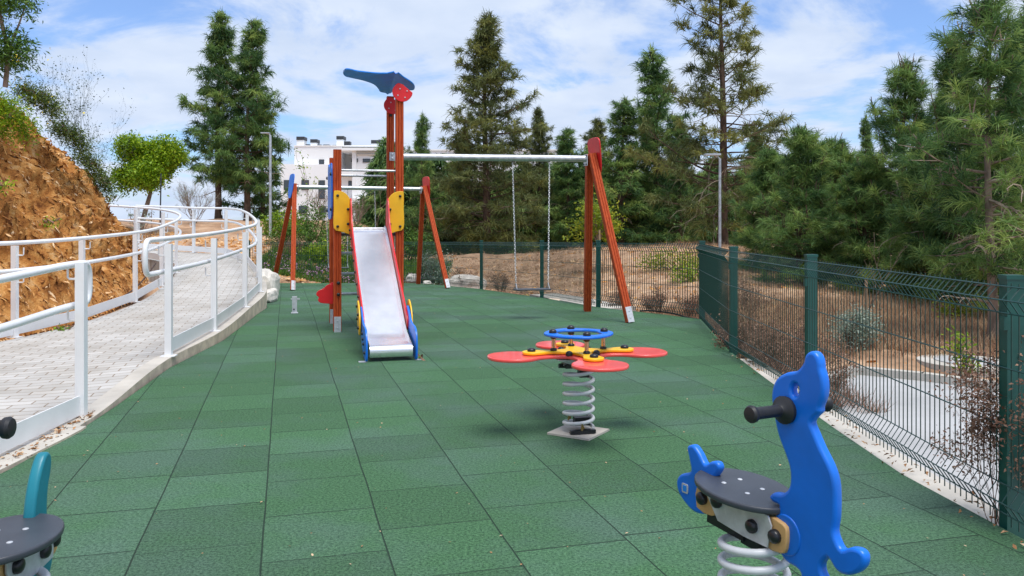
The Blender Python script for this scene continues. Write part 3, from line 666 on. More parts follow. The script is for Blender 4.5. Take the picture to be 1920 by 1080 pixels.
# ---- slide tower
FL = Vector((-2.14, 10.06, 0)); FR = FL+U*.76; BL = FL+V*.92; BR = FR+V*.92
tower = empty('slide_tower', ((FL+BR)/2), 'wooden play tower with metal slide, yellow boards and blue winged roof', 'play tower')
def shoe(mb, foot, up, ax, h=.20, off=.0):
    pass
def timber(parent, p0, p1, w=.095, d=.095, ax=U, shoe_h=.19, shoe_side=None, label=None):
    p0 = Vector(p0); p1 = Vector(p1); o = MB().post(p0+(p1-p0).normalized()*.012, p1, w, d, ax).build('post', M['wood'], parent, label=label)
    t = (p1-p0).normalized(); s_ = shoe_side if shoe_side is not None else -V
    s_ = (s_-t*s_.dot(t)).normalized(); x = t.cross(s_)
    m = MB().box(p0+t*(shoe_h/2)+s_*(d/2+.004), (w*.86, .006, shoe_h), (x, s_, t))
    so = m.build('post_shoe', M['zincplate'], o)
    so.location = (0, 0, 0)
    for q in (.28, .72): MB().dome(p0+t*shoe_h*q+s_*(d/2+.007), s_, .010, .008, 8, 2).build('bolt', M['galv'], so)
    return o
# children of mesh parts: their parents sit at their thing's origin, so wpos() keeps local coordinates right
timber(tower, FL, FL+Z*2.23); timber(tower, FR, FR+Z*3.06); timber(tower, BL, BL+Z*2.2); timber(tower, BR, BR+Z*3.05)
def P3(o, a, b, z): return o+U*b+V*a+Z*z     # a = depth, b = sideways
# platform and rails
MB().box((FL+FR+BL+BR)/4+Z*1.19, (.70, .86, .035), (U, V, Z)).build('platform', M['slate'], tower)
for z in (1.98,): MB().tube([FL+Z*z, FR+Z*z], .015, 10).build('guard_rail', M['galv'], tower, smooth=True)
MB().tube([BL+Z*1.97, BR+Z*1.97], .015, 10).build('guard_rail', M['galv'], tower, smooth=True)
for z in (.93, .655, .385): MB().tube([BL+Z*z, BR+Z*z], .019, 10).build('rung', M['galv'], tower, smooth=True)
# blue side board on the left, red lobed step below
lb = plate('side_board', [[(.02, 1.46), (.12, 1.40), (.45, 1.38), (.80, 1.40), (.90, 1.48), (.90, 1.75), (.86, 2.0), (.74, 2.10), (.5, 2.05), (.2, 2.08), (.05, 2.02), (.0, 1.75)]], .018, .004, FL-U*.062, V, Z, M['blue'], tower)
for a, z in ((0, 1.93), (.92, 1.93), (0, 1.50), (.92, 1.50)):
    MB().dome(FL+V*a-U*.072+Z*z, -U, .022, .02).build('bolt_cap', M['black'], lb, smooth=True)
rstep = plate('foot_board', [[(0, .34), (-.06, .338), (-.15, .350), (-.182, .385), (-.172, .418), (-.202, .448), (-.19, .488), (-.15, .512), (-.115, .518), (-.088, .555), (-.05, .576), (.0, .575), (.0, .45)]], .018, .004, FL+V*.45+U*.02, U, Z, M['red'], tower, sm=3)
rb = plate('foot_board', [[(0, .34), (-.06, .338), (-.15, .350), (-.182, .385), (-.172, .418), (-.202, .448), (-.19, .488), (-.15, .512), (-.115, .518), (-.088, .555), (-.05, .576), (.0, .575), (.0, .45)]], .018, .004, FL+V*.10-U*.045, U, Z, M['red'], tower, sm=3)
MB().tube([FL+V*.10-U*.17+Z*.44, FL+V*.46-U*.13+Z*.44], .012, 8).build('foot_bar', M['galv'], tower)
for z in (.60, .46): MB().dome(FL-V*.048+Z*z+U*.01, -V, .022, .022).build('bolt_cap', M['black'], tower, smooth=True)
# yellow boards beside the slide mouth
for sgn, base, nm in ((1, FL, 'l'), (-1, FR, 'r')):
    ol = [(-.045*sgn, 1.27), (-.045*sgn, 1.5), (-.045*sgn, 1.70), (-.02*sgn, 1.725), (.04*sgn, 1.72), (.10*sgn, 1.69), (.15*sgn, 1.62), (.165*sgn, 1.52), (.165*sgn, 1.35), (.165*sgn, 1.20), (.14*sgn, 1.195), (.05*sgn, 1.225)]
    if sgn < 0: ol = ol[::-1]
    yb = plate('front_board', [ol], .02, .004, base-V*.062, U, Z, M['yellow'], tower, sm=3)
    for b, z in ((.0, 1.665), (0, 1.29), (.125*sgn, 1.50), (.125*sgn, 1.32)):
        MB().dome(base+U*b-V*.072+Z*z, -V, .017, .02).build('bolt_cap', M['black'], yb, smooth=True)
# slide
SC = Vector((-1.157, 7.88, 0)); 
prof = [(.012, .045), (-.012, .07), (-.018, .10), (-.008, .130), (.02, .148), (.07, .156), (.30, .162), (.38, .178), (.46, .215), (.55, .27), (.62, .31), (1.2, .66), (1.7, .96), (2.08, 1.185), (2.16, 1.225), (2.24, 1.245), (2.34, 1.25)]
ch = MB(); hw = .205; n = len(prof); vs = []
for a, z in prof:
    vs += [P3(SC, a, -hw, z+.05 if a > .1 else z), P3(SC, a, -hw+.02, z), P3(SC, a, hw-.02, z), P3(SC, a, hw, z+.05 if a > .1 else z)]
vs += [v-Z*.008 for v in vs]; o_ = 4*n
fs = []
for i in range(n-1):
    for k in range(3): fs += [(i*4+k, i*4+k+1, (i+1)*4+k+1, (i+1)*4+k), (o_+i*4+k, o_+(i+1)*4+k, o_+(i+1)*4+k+1, o_+i*4+k+1)]
ch.add(vs, fs)
chute = ch.build('slide_chute', M['steel'], tower, smooth=True)
MB().box(P3(SC, .02, 0, .095), (.41, .012, .10), (U, V, Z)).build('front_lip', M['galv'], chute)
MB().tube([P3(SC, 2.32, -.2, 1.262), P3(SC, 2.32, .2, 1.262)], .016, 10).build('top_bar', M['galv'], chute, smooth=True)
redo = [(.52, .235), (.9, .43), (1.5, .79), (2.1, 1.15), (2.26, 1.19), (2.30, 1.30), (2.28, 1.50), (2.22, 1.60), (2.14, 1.63), (2.07, 1.58), (2.0, 1.43), (1.9, 1.29), (1.5, .99), (.9, .63), (.55, .425), (.46, .37), (.44, .30)]
bluo = [(-.03, .012), (-.055, .10), (-.05, .20), (-.01, .275), (.08, .315), (.22, .325), (.34, .355), (.46, .43), (.56, .475), (.62, .44), (.60, .34), (.52, .22), (.36, .10), (.20, .03), (.08, .012)]
for sg in (-1, 1):
    sr = plate('slide_side', [redo], .016, .003, P3(SC, 0, sg*.222, 0), V, Z, M['red'], tower, sm=3)
    sb = plate('slide_side', [bluo], .018, .003, P3(SC, 0, sg*.238, 0), V, Z, M['blue'], tower, label='blue lower slide side')
    yo = plate('joint_cover', [[(.44, .20), (.40, .28), (.42, .38), (.50, .47), (.62, .53), (.70, .50), (.71, .40), (.64, .30), (.54, .22)]], .014, .003, P3(SC, 0, sg*.262, 0), V, Z, M['yellow'], tower)
    for a, z in ((.47, .27), (.50, .40), (.60, .35), (.66, .47)): MB().dome(P3(SC, a, sg*.269, z), U*sg, .016, .017).build('bolt_cap', M['black'], yo, smooth=True)
    for a in (.95, 1.15, 1.35, 1.55, 1.75, 1.95, 2.12): MB().dome(P3(SC, a, sg*.230, .345+(a-.62)*.6), U*sg, .015, .017).build('bolt_cap', M['black'], sr, smooth=True)
    for a, z in ((.05, .08), (.16, .15), (.22, .19), (.29, .235)): MB().dome(P3(SC, a, sg*.247, z), U*sg, .015, .016).build('bolt_cap', M['black'], sb, smooth=True)
    MB().box(P3(SC, .0, sg*.27, .006), (.08, .05, .008), (U, V, Z)).build('foot_plate', M['zincplate'], sb)
# winged roof on the two tall posts
RF = Vector((-1.45, 10.2, 3.19)); RB_ = Vector((-1.76, 11.75, 3.19)); rv = (RB_-RF).normalized()
def hitplane(px, py, o, n):
    d = Vector(((px-CX)/FPX, 1, -(py-HY)/FPX)); t = (o-Vector((0, 0, H))).dot(n)/d.dot(n); return Vector((0, 0, H))+d*t
def roofpart(name, zoompts, slope, mt, sc=3.6, ox=500, oy=100):
    side = Vector((rv.y, -rv.x, 0)).normalized(); ax_ = (side*math.cos(R(slope))-Z*math.sin(R(slope))).normalized(); n = rv.cross(ax_)
    o2 = [];
    for x, y in zoompts:
        p = hitplane(x/sc+ox, y/sc+oy, RF, n)-RF; o2.append((p.dot(ax_), p.dot(rv)))
    return plate(name, [o2], .018, .004, RF, ax_, rv, mt, tower, sm=3)
roofpart('roof_wing', [(870, 136), (815, 133), (740, 132), (620, 119), (560, 106), (530, 108), (515, 130), (528, 150), (560, 160), (650, 180), (720, 205), (752, 235), (765, 256), (800, 264), (826, 268)], -9, M['bluedark'])
roofpart('roof_wing', [(870, 136), (925, 160), (982, 198), (999, 226), (990, 246), (940, 244), (880, 240), (826, 268)], 24, M['bluedark'])
for base, c, r in ((FR-V*.058, 2.965, .125), (BR-V*.0-V*.06, 2.93, .115)):
    ol = [(r*math.cos(a), r*math.sin(a)) for a in [R(150+k*24) for k in range(11)]]
    dsc = plate('roof_disc', [[(x+(.03 if base is not BR else -.05), z+c) for x, z in [(-.105, .055), (-.125, .0), (-.11, -.06), (-.06, -.11), (0, -.125), (.06, -.11), (.11, -.06), (.125, -.01), (.09, .02), (.02, .075), (-.05, .105)]]], .016, .004, base, U, Z, M['red'], tower)
    for k in range(4): MB().dome(base-V*.009+U*(.03+.065*math.cos(k*1.57+.5))+Z*(c-.02+.06*math.sin(k*1.57+.5)), -V, .009, .008, 8, 2).build('bolt', M['zincplate'], dsc)
MB().dome(BR-V*.05+Z*2.79, -V, .018, .02).build('bolt_cap', M['black'], tower, smooth=True)

# ---- swings
def lean_up(f, r_, a, vv):
    u = (a-(f+r_)/2).normalized(); return (u-vv*u.dot(vv)).normalized()
def chain(mb, p0, p1, pitch=.026, w=.011, r=.0034, seg=8):
    p0 = Vector(p0); p1 = Vector(p1); t = (p1-p0); L_ = t.length; t.normalize(); a = t.orthogonal().normalized(); b = t.cross(a); n = int(L_/pitch)
    for i in range(n):
        c = p0+t*(pitch*(i+.5)); x = a if i % 2 else b
        mb.tube([c+t*(pitch*.68)*math.cos(k*2*math.pi/seg)+x*w*math.sin(k*2*math.pi/seg) for k in range(seg)], r, 4, closed=True)
def aframe(root, front, rear, apex, bd, out):
    """two leaning legs and the plate at their head; bd = beam direction, out = +1/-1 outer side along it"""
    up = Vector((0, 0, 1)); hd = apex+Z*.05; vv = (rear-front); vv.z = 0; vv.normalize()
    for f, s_ in ((front, -.055), (rear, .055)):
        t_ = apex+vv*s_*.9+bd*out*.02+Z*.06; sd_ = (bd*out)
        timber(root, f, t_, .10, .10, bd, .21, shoe_side=(-vv if s_ < 0 else sd_))
    br = MB().box(apex+Z*-.02-bd*out*.055, (.008, .14, .16), (bd, vv, Z)); bro = br.build('beam_bracket', M['galv'], root)
    for a in (-.05, .05):
        for z in (-.08, .04): MB().dome(apex+vv*a+Z*z-bd*out*.062, -bd*out, .011, .012, 8, 2).build('bolt', M['black'], bro)
    return vv
def swing(name, label, root0, beam0, apexes, seats, hb, chlen, capcols, pitch, lastpost=None):
    root = empty(name, root0, label, 'swing', 'wooden A-frame swings')
    a = beam0[0]; b = beam0[1]; bd = (b-a).normalized()
    MB().tube([a, b], .046, 16).build('top_beam', M['galv'], root, smooth=True)
    for (front, rear, apex, out, cc) in apexes:
        vv = aframe(root, front, rear, apex, bd, out)
        cap = plate('cap_board', [[(-.09, -.30), (.09, -.30), (.18, -.20), (.22, .0), (.235, .15), (.19, .23), (.0, .25), (-.19, .23), (-.235, .15), (-.22, .0), (-.18, -.20)]], .018, .005, apex+bd*out*.085+Z*.05, vv, lean_up(front, rear, apex, vv), M[cc], root, sm=4)
        if cc == 'blue':
            for y_, z_ in ((-.03, .06), (.03, .07), (-.03, .0), (.03, .01)): MB().dome(apex+bd*out*.085+Z*(.06+z_)+vv*y_-bd*out*.010, -bd*out, .014, .012, 8, 2).build('bolt_cap', M['black'], cap)
    for (c, w_, hgt, sway) in seats:
        p = a+bd*c; tops = [p-bd*w_*.5*1.08-Z*.05, p+bd*w_*.5*1.08-Z*.05]
        se = p+vv*sway; se = Vector((se.x, se.y, hgt)); bots = [se-bd*w_*.5*.94, se+bd*w_*.5*.94]
        st = MB().box(se, (w_*1.02, .17, .022), (bd, vv, Z)).build('swing_seat', M['slate'], root)
        bv = st.modifiers.new('b', 'BEVEL'); bv.width = .009; bv.segments = 2
        for tp_, bt in zip(tops, bots):
            cm = MB(); bt2 = bt+Z*.09; chain(cm, tp_, bt2, pitch); 
            cm.tube([bt2, bt+vv*.06+Z*.01], .006, 5); cm.tube([bt2, bt-vv*.06+Z*.01], .006, 5)
            cm.build('chain', M['galv'], root, smooth=True)
            MB().tube([tp_+Z*.06, tp_+Z*.0], .013, 8).build('hanger', M['black'], root)
    return root
ap1 = Vector((1.10, 11.68, 2.25)); b0 = BR+U*.02+Z*2.235; b0 = Vector((b0.x, b0.y, 2.235))
s1 = swing('swing', 'single seat wooden swing with red cap, beam fixed to the play tower', (1.3, 11.7, 0), (b0, ap1-U*.04), [(Vector((1.58, 10.98, 0)), Vector((1.15, 12.55, -.01)), ap1, 1, 'red')],
           [(1.935, .49, .41, -.05)], 0, 0, None, .027)
q = MB().box(b0-V*.055+Z*0+U*.0, (.075, .006, .115), (U, V, Z)); q.dome(b0-V*.058+Z*.028, -V, .017, .014, 10, 3); q.dome(b0-V*.058-Z*.028, -V, .017, .014, 10, 3)
q.build('beam_bracket', M['galv'], s1)
apR = Vector((-2.115, 19.5, 2.165)); apL = Vector((-4.94, 18.7, 2.18))
s2 = swing('swing', 'farther wooden swing with blue left cap and red right cap, by the far fence', (-3.5, 19.1, zf(19)), (apL, apR),
           [(Vector((-1.45, 18.55, zf(18.55))), Vector((-2.33, 20.4, zf(20.4))), apR, 1, 'red'), (Vector((-4.74, 17.75, zf(17.75))), Vector((-5.70, 19.6, zf(19.6))), apL, -1, 'blue')],
           [(.93, .46, .33, -.1), (2.05, .46, .36, .0)], 0, 0, None, .05)
# short steel ground anchor standing in front of the far swing's leg
an = empty('steel_anchor', (-3.23, 12.2, 0), 'short galvanised steel upright with a foot bar, before the far swing', 'post')
MB().box((-3.23, 12.2, .125), (.07, .05, .25), (U, V, Z)).box((-3.23, 12.2, .005), (.10, .12, .008), (U, V, Z)).build('upright', M['zincplate'], an)
MB().box((-3.23, 12.2+.045, .205), (.13, .03, .022), (U, V, Z)).build('foot_bar', M['zincplate'], an)
MB().dome((-3.23, 12.17, .06), (0, -1, 0), .012, .01, 8, 2).build('bolt', M['black'], an)

# ---- four-petal spring rocker
TC = Vector((.418, 5.155, 0)); e1 = Vector((.975, .22, 0)).normalized(); e2 = Vector((-e1.y, e1.x, 0))
tq = empty('spring_rocker', TC, 'four seat spring rocker with red petals and a blue ring handle', 'spring rocker')
MB().box(TC+Z*.007, (.29, .29, .012), (Vector((.85, -.53, 0)).normalized(), Vector((.53, .85, 0)).normalized(), Z)).build('base_plate', M['concrete'], tq)
sp1 = MB().helix(TC, .092, .035, .43, 6.6, .0115, 10).build('spring', M['spring'], tq, smooth=True)
k = MB().box(TC+e1*.02+Z*.075, (.10, .05, .05), (e1, e2, Z)).box(TC+e1*.0-e2*.085+Z*.028, (.16, .035, .022), (e1, e2, Z)); k.build('spring_clamp', M['black'], tq)
for q_ in ((-.01, -.10, .08), (-.06, .02, .12)): MB().tube([TC+e1*q_[0]+e2*q_[1]-Z*.0+Z*(q_[2]-.04), TC+e1*q_[0]+e2*(q_[1]-.012)+Z*q_[2], TC+e1*(q_[0]+.012)+e2*(q_[1])+Z*(q_[2]-.03)], .007, 6).build('clip', M['brass'], tq, smooth=True)
MB().box(TC+e1*.0+Z*.425, (.20, .11, .022), (e1, e2, Z)).box(TC+e1*.03+Z*.385, (.06, .06, .07), (e1, e2, Z)).tube([TC-e1*.13+Z*.425, TC+e1*.05+Z*.415], .014, 8).build('top_clamp', M['black'], tq)
bk = MB(); bk.add([TC+e1*a*b_+e2*c*d_+Z*z for z, b_, d_ in ((.438, .07, .05), (.474, .16, .09)) for a, c in ((-1, -1), (1, -1), (1, 1), (-1, 1))], [(3, 2, 1, 0), (4, 5, 6, 7), (0, 1, 5, 4), (1, 2, 6, 5), (2, 3, 7, 6), (3, 0, 4, 7)])
bk.build('seat_bracket', M['zincplate'], tq)
def fourfold(arm):
    o = []
    for k in range(4):
        c, s_ = math.cos(k*math.pi/2), math.sin(k*math.pi/2)
        o += [(x*c-y*s_, x*s_+y*c) for x, y in arm]
    return o
arm = [(.27, -.095), (.335, -.145), (.42, -.168), (.515, -.135), (.572, -.06), (.572, .06), (.515, .135), (.42, .168), (.335, .145), (.27, .095), (.19, .075), (.10, .10)]
arm = [(.19, -.075)]+arm
plate('petal_seat', [fourfold(arm)], .020, .006, TC+Z*.490, e1, e2, M['pink'], tq, sm=3)
ya = [(.13, -.045), (.20, -.034), (.255, -.052), (.31, -.062), (.352, -.035), (.362, 0), (.352, .035), (.31, .062), (.255, .052), (.20, .034), (.13, .045), (.07, .07)]
yc = plate('cross_board', [fourfold(ya)], .018, .005, TC+Z*.512, e1, e2, M['yellow'], tq, sm=3)
for kx in range(4):
    d_ = e1 if kx == 0 else e2 if kx == 1 else -e1 if kx == 2 else -e2
    MB().dome(TC+d_*.305+Z*.521, Z, .026, .022).build('bolt_cap', M['black'], yc, smooth=True)
    dd = (d_+(e2 if kx == 0 else -e1 if kx == 1 else -e2 if kx == 2 else e1)).normalized()
    MB().dome(TC+dd*.125+Z*.500, Z, .022, .030).build('bolt_cap', M['black'], tq, smooth=True)
    p = TC+d_*.163
    po = MB().tube([p+Z*.52, p+Z*.61], .0125, 12).build('ring_post', M['copper'], tq, smooth=True)
    MB().dome(p+Z*.521, Z, .021, .020).build('post_collar', M['black'], po, smooth=True)
    MB().dome(p+Z*.613, -Z, .021, .022).build('post_collar', M['black'], po, smooth=True)
ring_o = [((.204+.012*math.cos(2*a)**4)*math.cos(a), (.204+.012*math.cos(2*a)**4)*math.sin(a)) for a in [i*2*math.pi/48 for i in range(48)]]
ring_i = [((.150-.016*math.cos(2*a)**4)*math.cos(a), (.150-.016*math.cos(2*a)**4)*math.sin(a)) for a in [i*2*math.pi/48 for i in range(48)]]
rg = plate('ring_handle', [[(x*1.03, y*1.03) for x, y in ring_o], ring_i], .018, .007, TC+Z*.622, e1, e2, M['blue'], tq, sm=0)
for d_ in (e1, e2, -e1, -e2): MB().dome(TC+d_*.168+Z*.630, Z, .024, .026).build('bolt_cap', M['black'], rg, smooth=True)

# ---- blue seal spring rider
SD = Vector((.5, -.866, 0)); SN = Vector((-.866, -.5, 0)); SO = Vector((.745, 2.53, 0))
seal = empty('spring_rider', SO, 'blue seal shaped spring rider with a dark oval seat, right foreground', 'spring rider', 'animal spring riders')
def traced(pts, sc, ox, oy, O_, d):
    n = Vector((-d.y, d.x, 0)); o = []
    for x, y in pts:
        p = hitplane(x/sc+ox, y/sc+oy, O_, n)-O_; o.append((p.dot(d), p.z))
    return o
front = [(700, 122), (718, 95), (725, 65), (745, 46), (768, 48), (786, 70), (794, 100), (796, 125), (806, 160), (812, 205), (808, 255), (792, 300), (790, 325), (770, 345), (752, 372), (770, 420), (800, 490), (840, 570), (862, 640), (868, 720), (866, 810), (858, 870), (872, 920), (895, 955), (935, 945), (975, 955), (998, 985), (995, 1030), (965, 1062), (915, 1072), (870, 1050), (838, 1000), (825, 992), (800, 1020), (802, 1060), (826, 1110), (838, 1160), (800, 1200), (740, 1190), (708, 1130), (705, 1065), (680, 1035), (640, 1010), (608, 965), (592, 900), (585, 820), (600, 770), (604, 750), (575, 735), (561, 712), (580, 694), (615, 698), (645, 680), (657, 640), (653, 575), (630, 505), (605, 440), (590, 380), (580, 320), (571, 260), (577, 205), (600, 165), (640, 142), (680, 136)]
eye = [(680+16*math.cos(a), 222+30*math.sin(a)) for a in [i*2*math.pi/12 for i in range(12)]]
fb = plate('seal_board', [traced(front, 2.454, 1220, 640, SO, SD), traced(eye, 2.454, 1220, 640, SO, SD)], .034, .010, SO, SD, Z, M['blue'], seal, sm=3)
tail = [(180, 490), (190, 476), (210, 478), (235, 512), (262, 563), (290, 551), (315, 553), (328, 573), (325, 597), (300, 640), (290, 720), (284, 785), (250, 793), (210, 780), (170, 740), (140, 690), (132, 640), (150, 610), (196, 595), (190, 540)]
tb_ = plate('tail_board', [traced(tail, 2.454, 1220, 640, SO, SD)], .030, .009, SO, SD, Z, M['blue'], seal, sm=4)
q = traced([(175, 673)], 2.454, 1220, 640, SO, SD)[0]
bd_ = plate('maker_plate', [[(-.012, -.016), (.012, -.016), (.015, -.012), (.015, .012), (.012, .016), (-.012, .016), (-.015, .012), (-.015, -.012)]], .003, .0008, SO+SD*q[0]+Z*q[1]+SN*.0165, SD, Z, M['zincplate'], tb_, sm=0)
plate('plate_mark', [[(-.009, -.010), (.009, -.010), (.009, .010), (-.009, .010)]], .0012, .0002, SO+SD*q[0]+Z*q[1]+SN*.0185, SD, Z, M['bluedark'], tb_, sm=0)
def handle(root, c, axis, L_=.152):
    axis = axis.normalized(); a = MB(); path = []; rs = []
    pr = [(0, .040), (.012, .041), (.020, .030), (.026, .019)]+[(.03+i*.0045, .0165+(.0013 if i % 2 else 0)) for i in range(18)]+[(L_-.026, .018), (L_-.020, .024), (L_-.010, .0255), (L_-.003, .021), (L_, .010)]
    for t, r_ in pr: path.append(c+axis*t); rs.append(r_)
    return a.tube(path, rs, 18).build('handle_grip', M['rubber'], root, smooth=True)
q = traced([(640, 312)], 2.454, 1220, 640, SO, SD)[0]; hc = SO+SD*q[0]+Z*q[1]
handle(seal, hc+SN*.016, SN+Z*.02); handle(seal, hc-SN*.016, -SN)
def rider_base(root, O_, d, n, seat_c, seat_z, tilt=0.0):
    st = (d*math.cos(tilt)-Z*math.sin(tilt)).normalized(); nz = n.cross(st) if n.cross(st).z > 0 else st.cross(n)
    seat = plate('seat', [[(.175*math.cos(a), .135*math.sin(a)) for a in [i*2*math.pi/40 for i in range(40)]]], .020, .006, seat_c, st, nz.cross(st), M['slate'], root, sm=0)
    for a, b in ((-.05, -.03), (-.05, .04), (.04, -.035), (.045, .035)): MB().dome(seat_c+st*a+n*b+nz*.010, nz, .008, .003, 10, 2).build('screw', M['zincplate'], seat)
    for sg in (1, -1):
        c = seat_c-nz*.06+n*sg*.055
        sp_ = plate('side_plate', [[(-.10, .045), (.15, .045), (.165, .02), (.155, -.05), (.06, -.055), (-.05, -.05), (-.10, .01)]], .006, .001, c-nz*.0, st, nz, M['zincplate'], root, sm=0)
        for a, b in ((-.055, .012), (.095, -.008)): MB().dome(c+st*a+nz*b+n*sg*.003, n*sg, .021, .020).build('bolt_cap', M['black'], sp_, smooth=True)
        for a in (-.12, .165):
            tpl = plate('spacer_board', [[(-.04, -.042), (.03, -.045), (.047, -.025), (.047, .025), (.03, .045), (-.04, .042)]], .022, .004, seat_c-nz*.068+st*a+n*sg*.036, st, nz, M['tan'], root, sm=2)
            MB().dome(seat_c-nz*.068+st*(a+(.01 if a > 0 else -.01))+n*sg*.047, n*sg, .021, .022).build('bolt_cap', M['black'], tpl, smooth=True)
    b = MB().box(seat_c-nz*.13-st*.04, (.16, .07, .03), (st, n, nz)).box(seat_c-nz*.14+st*.06, (.07, .06, .03), (st, n, nz)); b.build('top_clamp', M['black'], root)
    g0 = Vector((O_.x, O_.y, 0))
    MB().helix(g0, .098, .03, seat_z-.118, 6.2, .0125, 10).build('spring', M['spring'], root, smooth=True)
    MB().box(g0+Z*.006, (.3, .3, .012), (U, V, Z)).build('base_plate', M['concrete'], root)
    MB().box(g0+Z*.04+d*.05, (.10, .05, .04), (d, n, Z)).build('spring_clamp', M['black'], root)
SEATC = at(1396, 918, 2.58)
rider_base(seal, SO, SD, SN, SEATC, SEATC.z, .08)
q = SEATC-Z*.075+SD*.19
for sg in (1, -1): plate('backing_disc', [[(.055*math.cos(a), .06*math.sin(a)) for a in [i*2*math.pi/20 for i in range(20)]]], .018, .004, q+SN*sg*.024, SD, Z, M['blue'], seal, sm=0)

# ---- teal spring rider on the left edge
TS = at(6, 1012, 2.16); TD = Vector((-.1, .995, 0)).normalized(); TN = Vector((.995, .1, 0)).normalized()
teal = empty('spring_rider', (TS.x, TS.y, 0), 'teal spring rider with a curved tail fin and dark seat, left foreground', 'spring rider', 'animal spring riders')
rider_base(teal, TS, TD, TN, TS, TS.z, 0.0)
tfo = TS+TD*.13; tfo.z = 0
fin = [(.0, .30), (.0, .38), (.0, .46), (.013, .53), (.038, .59), (.072, .635), (.10, .642), (.116, .62), (.112, .585), (.095, .54), (.088, .48), (.095, .42), (.12, .38), (.125, .33), (.10, .285), (.05, .27)]
plate('tail_board', [fin], .032, .009, tfo+TD*.0, TD, Z, M['teal'], teal, sm=3)
hd = TS-TD*.30; hd.z = 0
body = [(.10, .28), (.12, .40), (.10, .48), (.03, .56), (.0, .66), (.03, .78), (.0, .88), (-.08, .92), (-.17, .88), (-.22, .80), (-.20, .66), (-.16, .5), (-.18, .38), (-.15, .25), (-.05, .2), (.04, .22)]
plate('front_board', [body], .034, .010, hd, TD, Z, M['teal'], teal, sm=4)
hp = hd+TN*.017+Z*.838
handle(teal, hp, TN); 

# ---- ramp railings
def zr(P, y_, off):
    pass
def rail_thing(label, posts, top, loops, low_h, seed, endloop=(False, False), skirt=True, side=1):
    """posts: base points; top: handrail path over the posts (z = rail height), loops join the two rails at free ends"""
    root = empty('ramp_railing', posts[0], label, 'railing', 'white railings along the ramp')
    for i, p in enumerate(posts):
        p = Vector(p); a = Vector(posts[max(i-1, 0)]); b = Vector(posts[min(i+1, len(posts)-1)]); t = (b-a); t.z = 0; t.normalize(); nrm = Vector((t.y, -t.x, 0))
        po = MB().box(p+Z*.525, (.06, .055, 1.05), (nrm, t, Z)).build('rail_post', M['white'], root)
        MB().box(p+Z*.004, (.13, .11, .008), (nrm, t, Z)).build('foot_plate', M['white'], po)
        for hz in (1.0, 1.0-low_h):
            q = p+t*.015; s_ = -nrm*side
            MB().tube([q+s_*.03+Z*(hz-.06), q+s_*.085+Z*(hz-.06), q+s_*.095+Z*(hz-.05), q+s_*.097+Z*(hz+.03)], .0075, 6).build('rail_bracket', M['white'], po)
        if skirt and i < len(posts)-1:
            b2 = Vector(posts[i+1]); tt = (b2-p); L_ = tt.length; tt.normalize(); nn2 = Vector((tt.y, -tt.x, 0)).normalized(); up = nn2.cross(tt).normalized()
            if up.z < 0: up = -up
            MB().box((p+b2)/2+up*.095, (.010, L_-.06, .13), (nn2, tt, up)).build('kick_plate', M['white'], root)
    hi = catmull(top, 8, False); lo = [v-Z*low_h for v in hi]
    def arc(a, b, d):
        c = (a+b)/2; r_ = (a-b).length/2; d = Vector(d).normalized(); d.z = 0; o = []
        for k in range(1, 12):
            an = math.pi*k/12; s_ = (abs(math.sin(an))**.55); cz = math.cos(an); cz = math.copysign(abs(cz)**.75, cz)
            o.append(c+Z*r_*cz+d*.13*s_)
        return o
    if endloop[0] and endloop[1]: path = hi+arc(hi[-1], lo[-1], hi[-1]-hi[-2])+lo[::-1]; path = path+arc(lo[0], hi[0], hi[0]-hi[1]); closed = True
    elif endloop[1]: path = hi+arc(hi[-1], lo[-1], hi[-1]-hi[-2])+lo[::-1]; closed = False
    elif endloop[0]: path = hi[::-1]+arc(hi[0], lo[0], hi[0]-hi[1])+lo; closed = False
    else: path = None
    if path: MB().tube(path, .0245, 14, closed=closed).build('handrail', M['white'], root, smooth=True)
    else:
        MB().tube(hi, .0245, 14).build('handrail', M['white'], root, smooth=True); MB().tube(lo, .0245, 14).build('handrail', M['white'], root, smooth=True)
    return root
rail_thing('nearest white ramp railing at the left edge, ending in a rounded loop', [(-2.80, 1.7, 0), (-2.80, 3.6, 0), (-2.90, 5.53, .0)],
           [(-2.90, 1.2, .93), (-2.90, 3.0, .955), (-2.90, 4.4, .985), (-2.97, 5.4, 1.03), (-3.0, 5.72, 1.035)], 0, .28, 1, (False, True))
def zline(P, x, y):
    best = None
    for i in range(len(P)-1):
        a = Vector(P[i]); b = Vector(P[i+1]); d = b-a; t = ((x-a.x)*d.x+(y-a.y)*d.y)/(d.x*d.x+d.y*d.y); t = min(1, max(0, t)); q = a+d*t; ds = math.hypot(q.x-x, q.y-y)
        if best is None or ds < best[0]: best = (ds, q.z)
    return best[1]
op = [(-3.21, 7.68), (-3.37, 9.29), (-3.74, 11.5), (-4.08, 13.3), (-4.62, 14.95), (-5.58, 17.3), (-6.72, 19.3), (-7.75, 20.0), (-9.4, 20.65), (-11.5, 21.1)]
RI = shiftx(RE, -.17)
ht = [(-3.27, 7.42)]+[(x, y) for x, y, z in RI if y > 8.5 and x > -12]
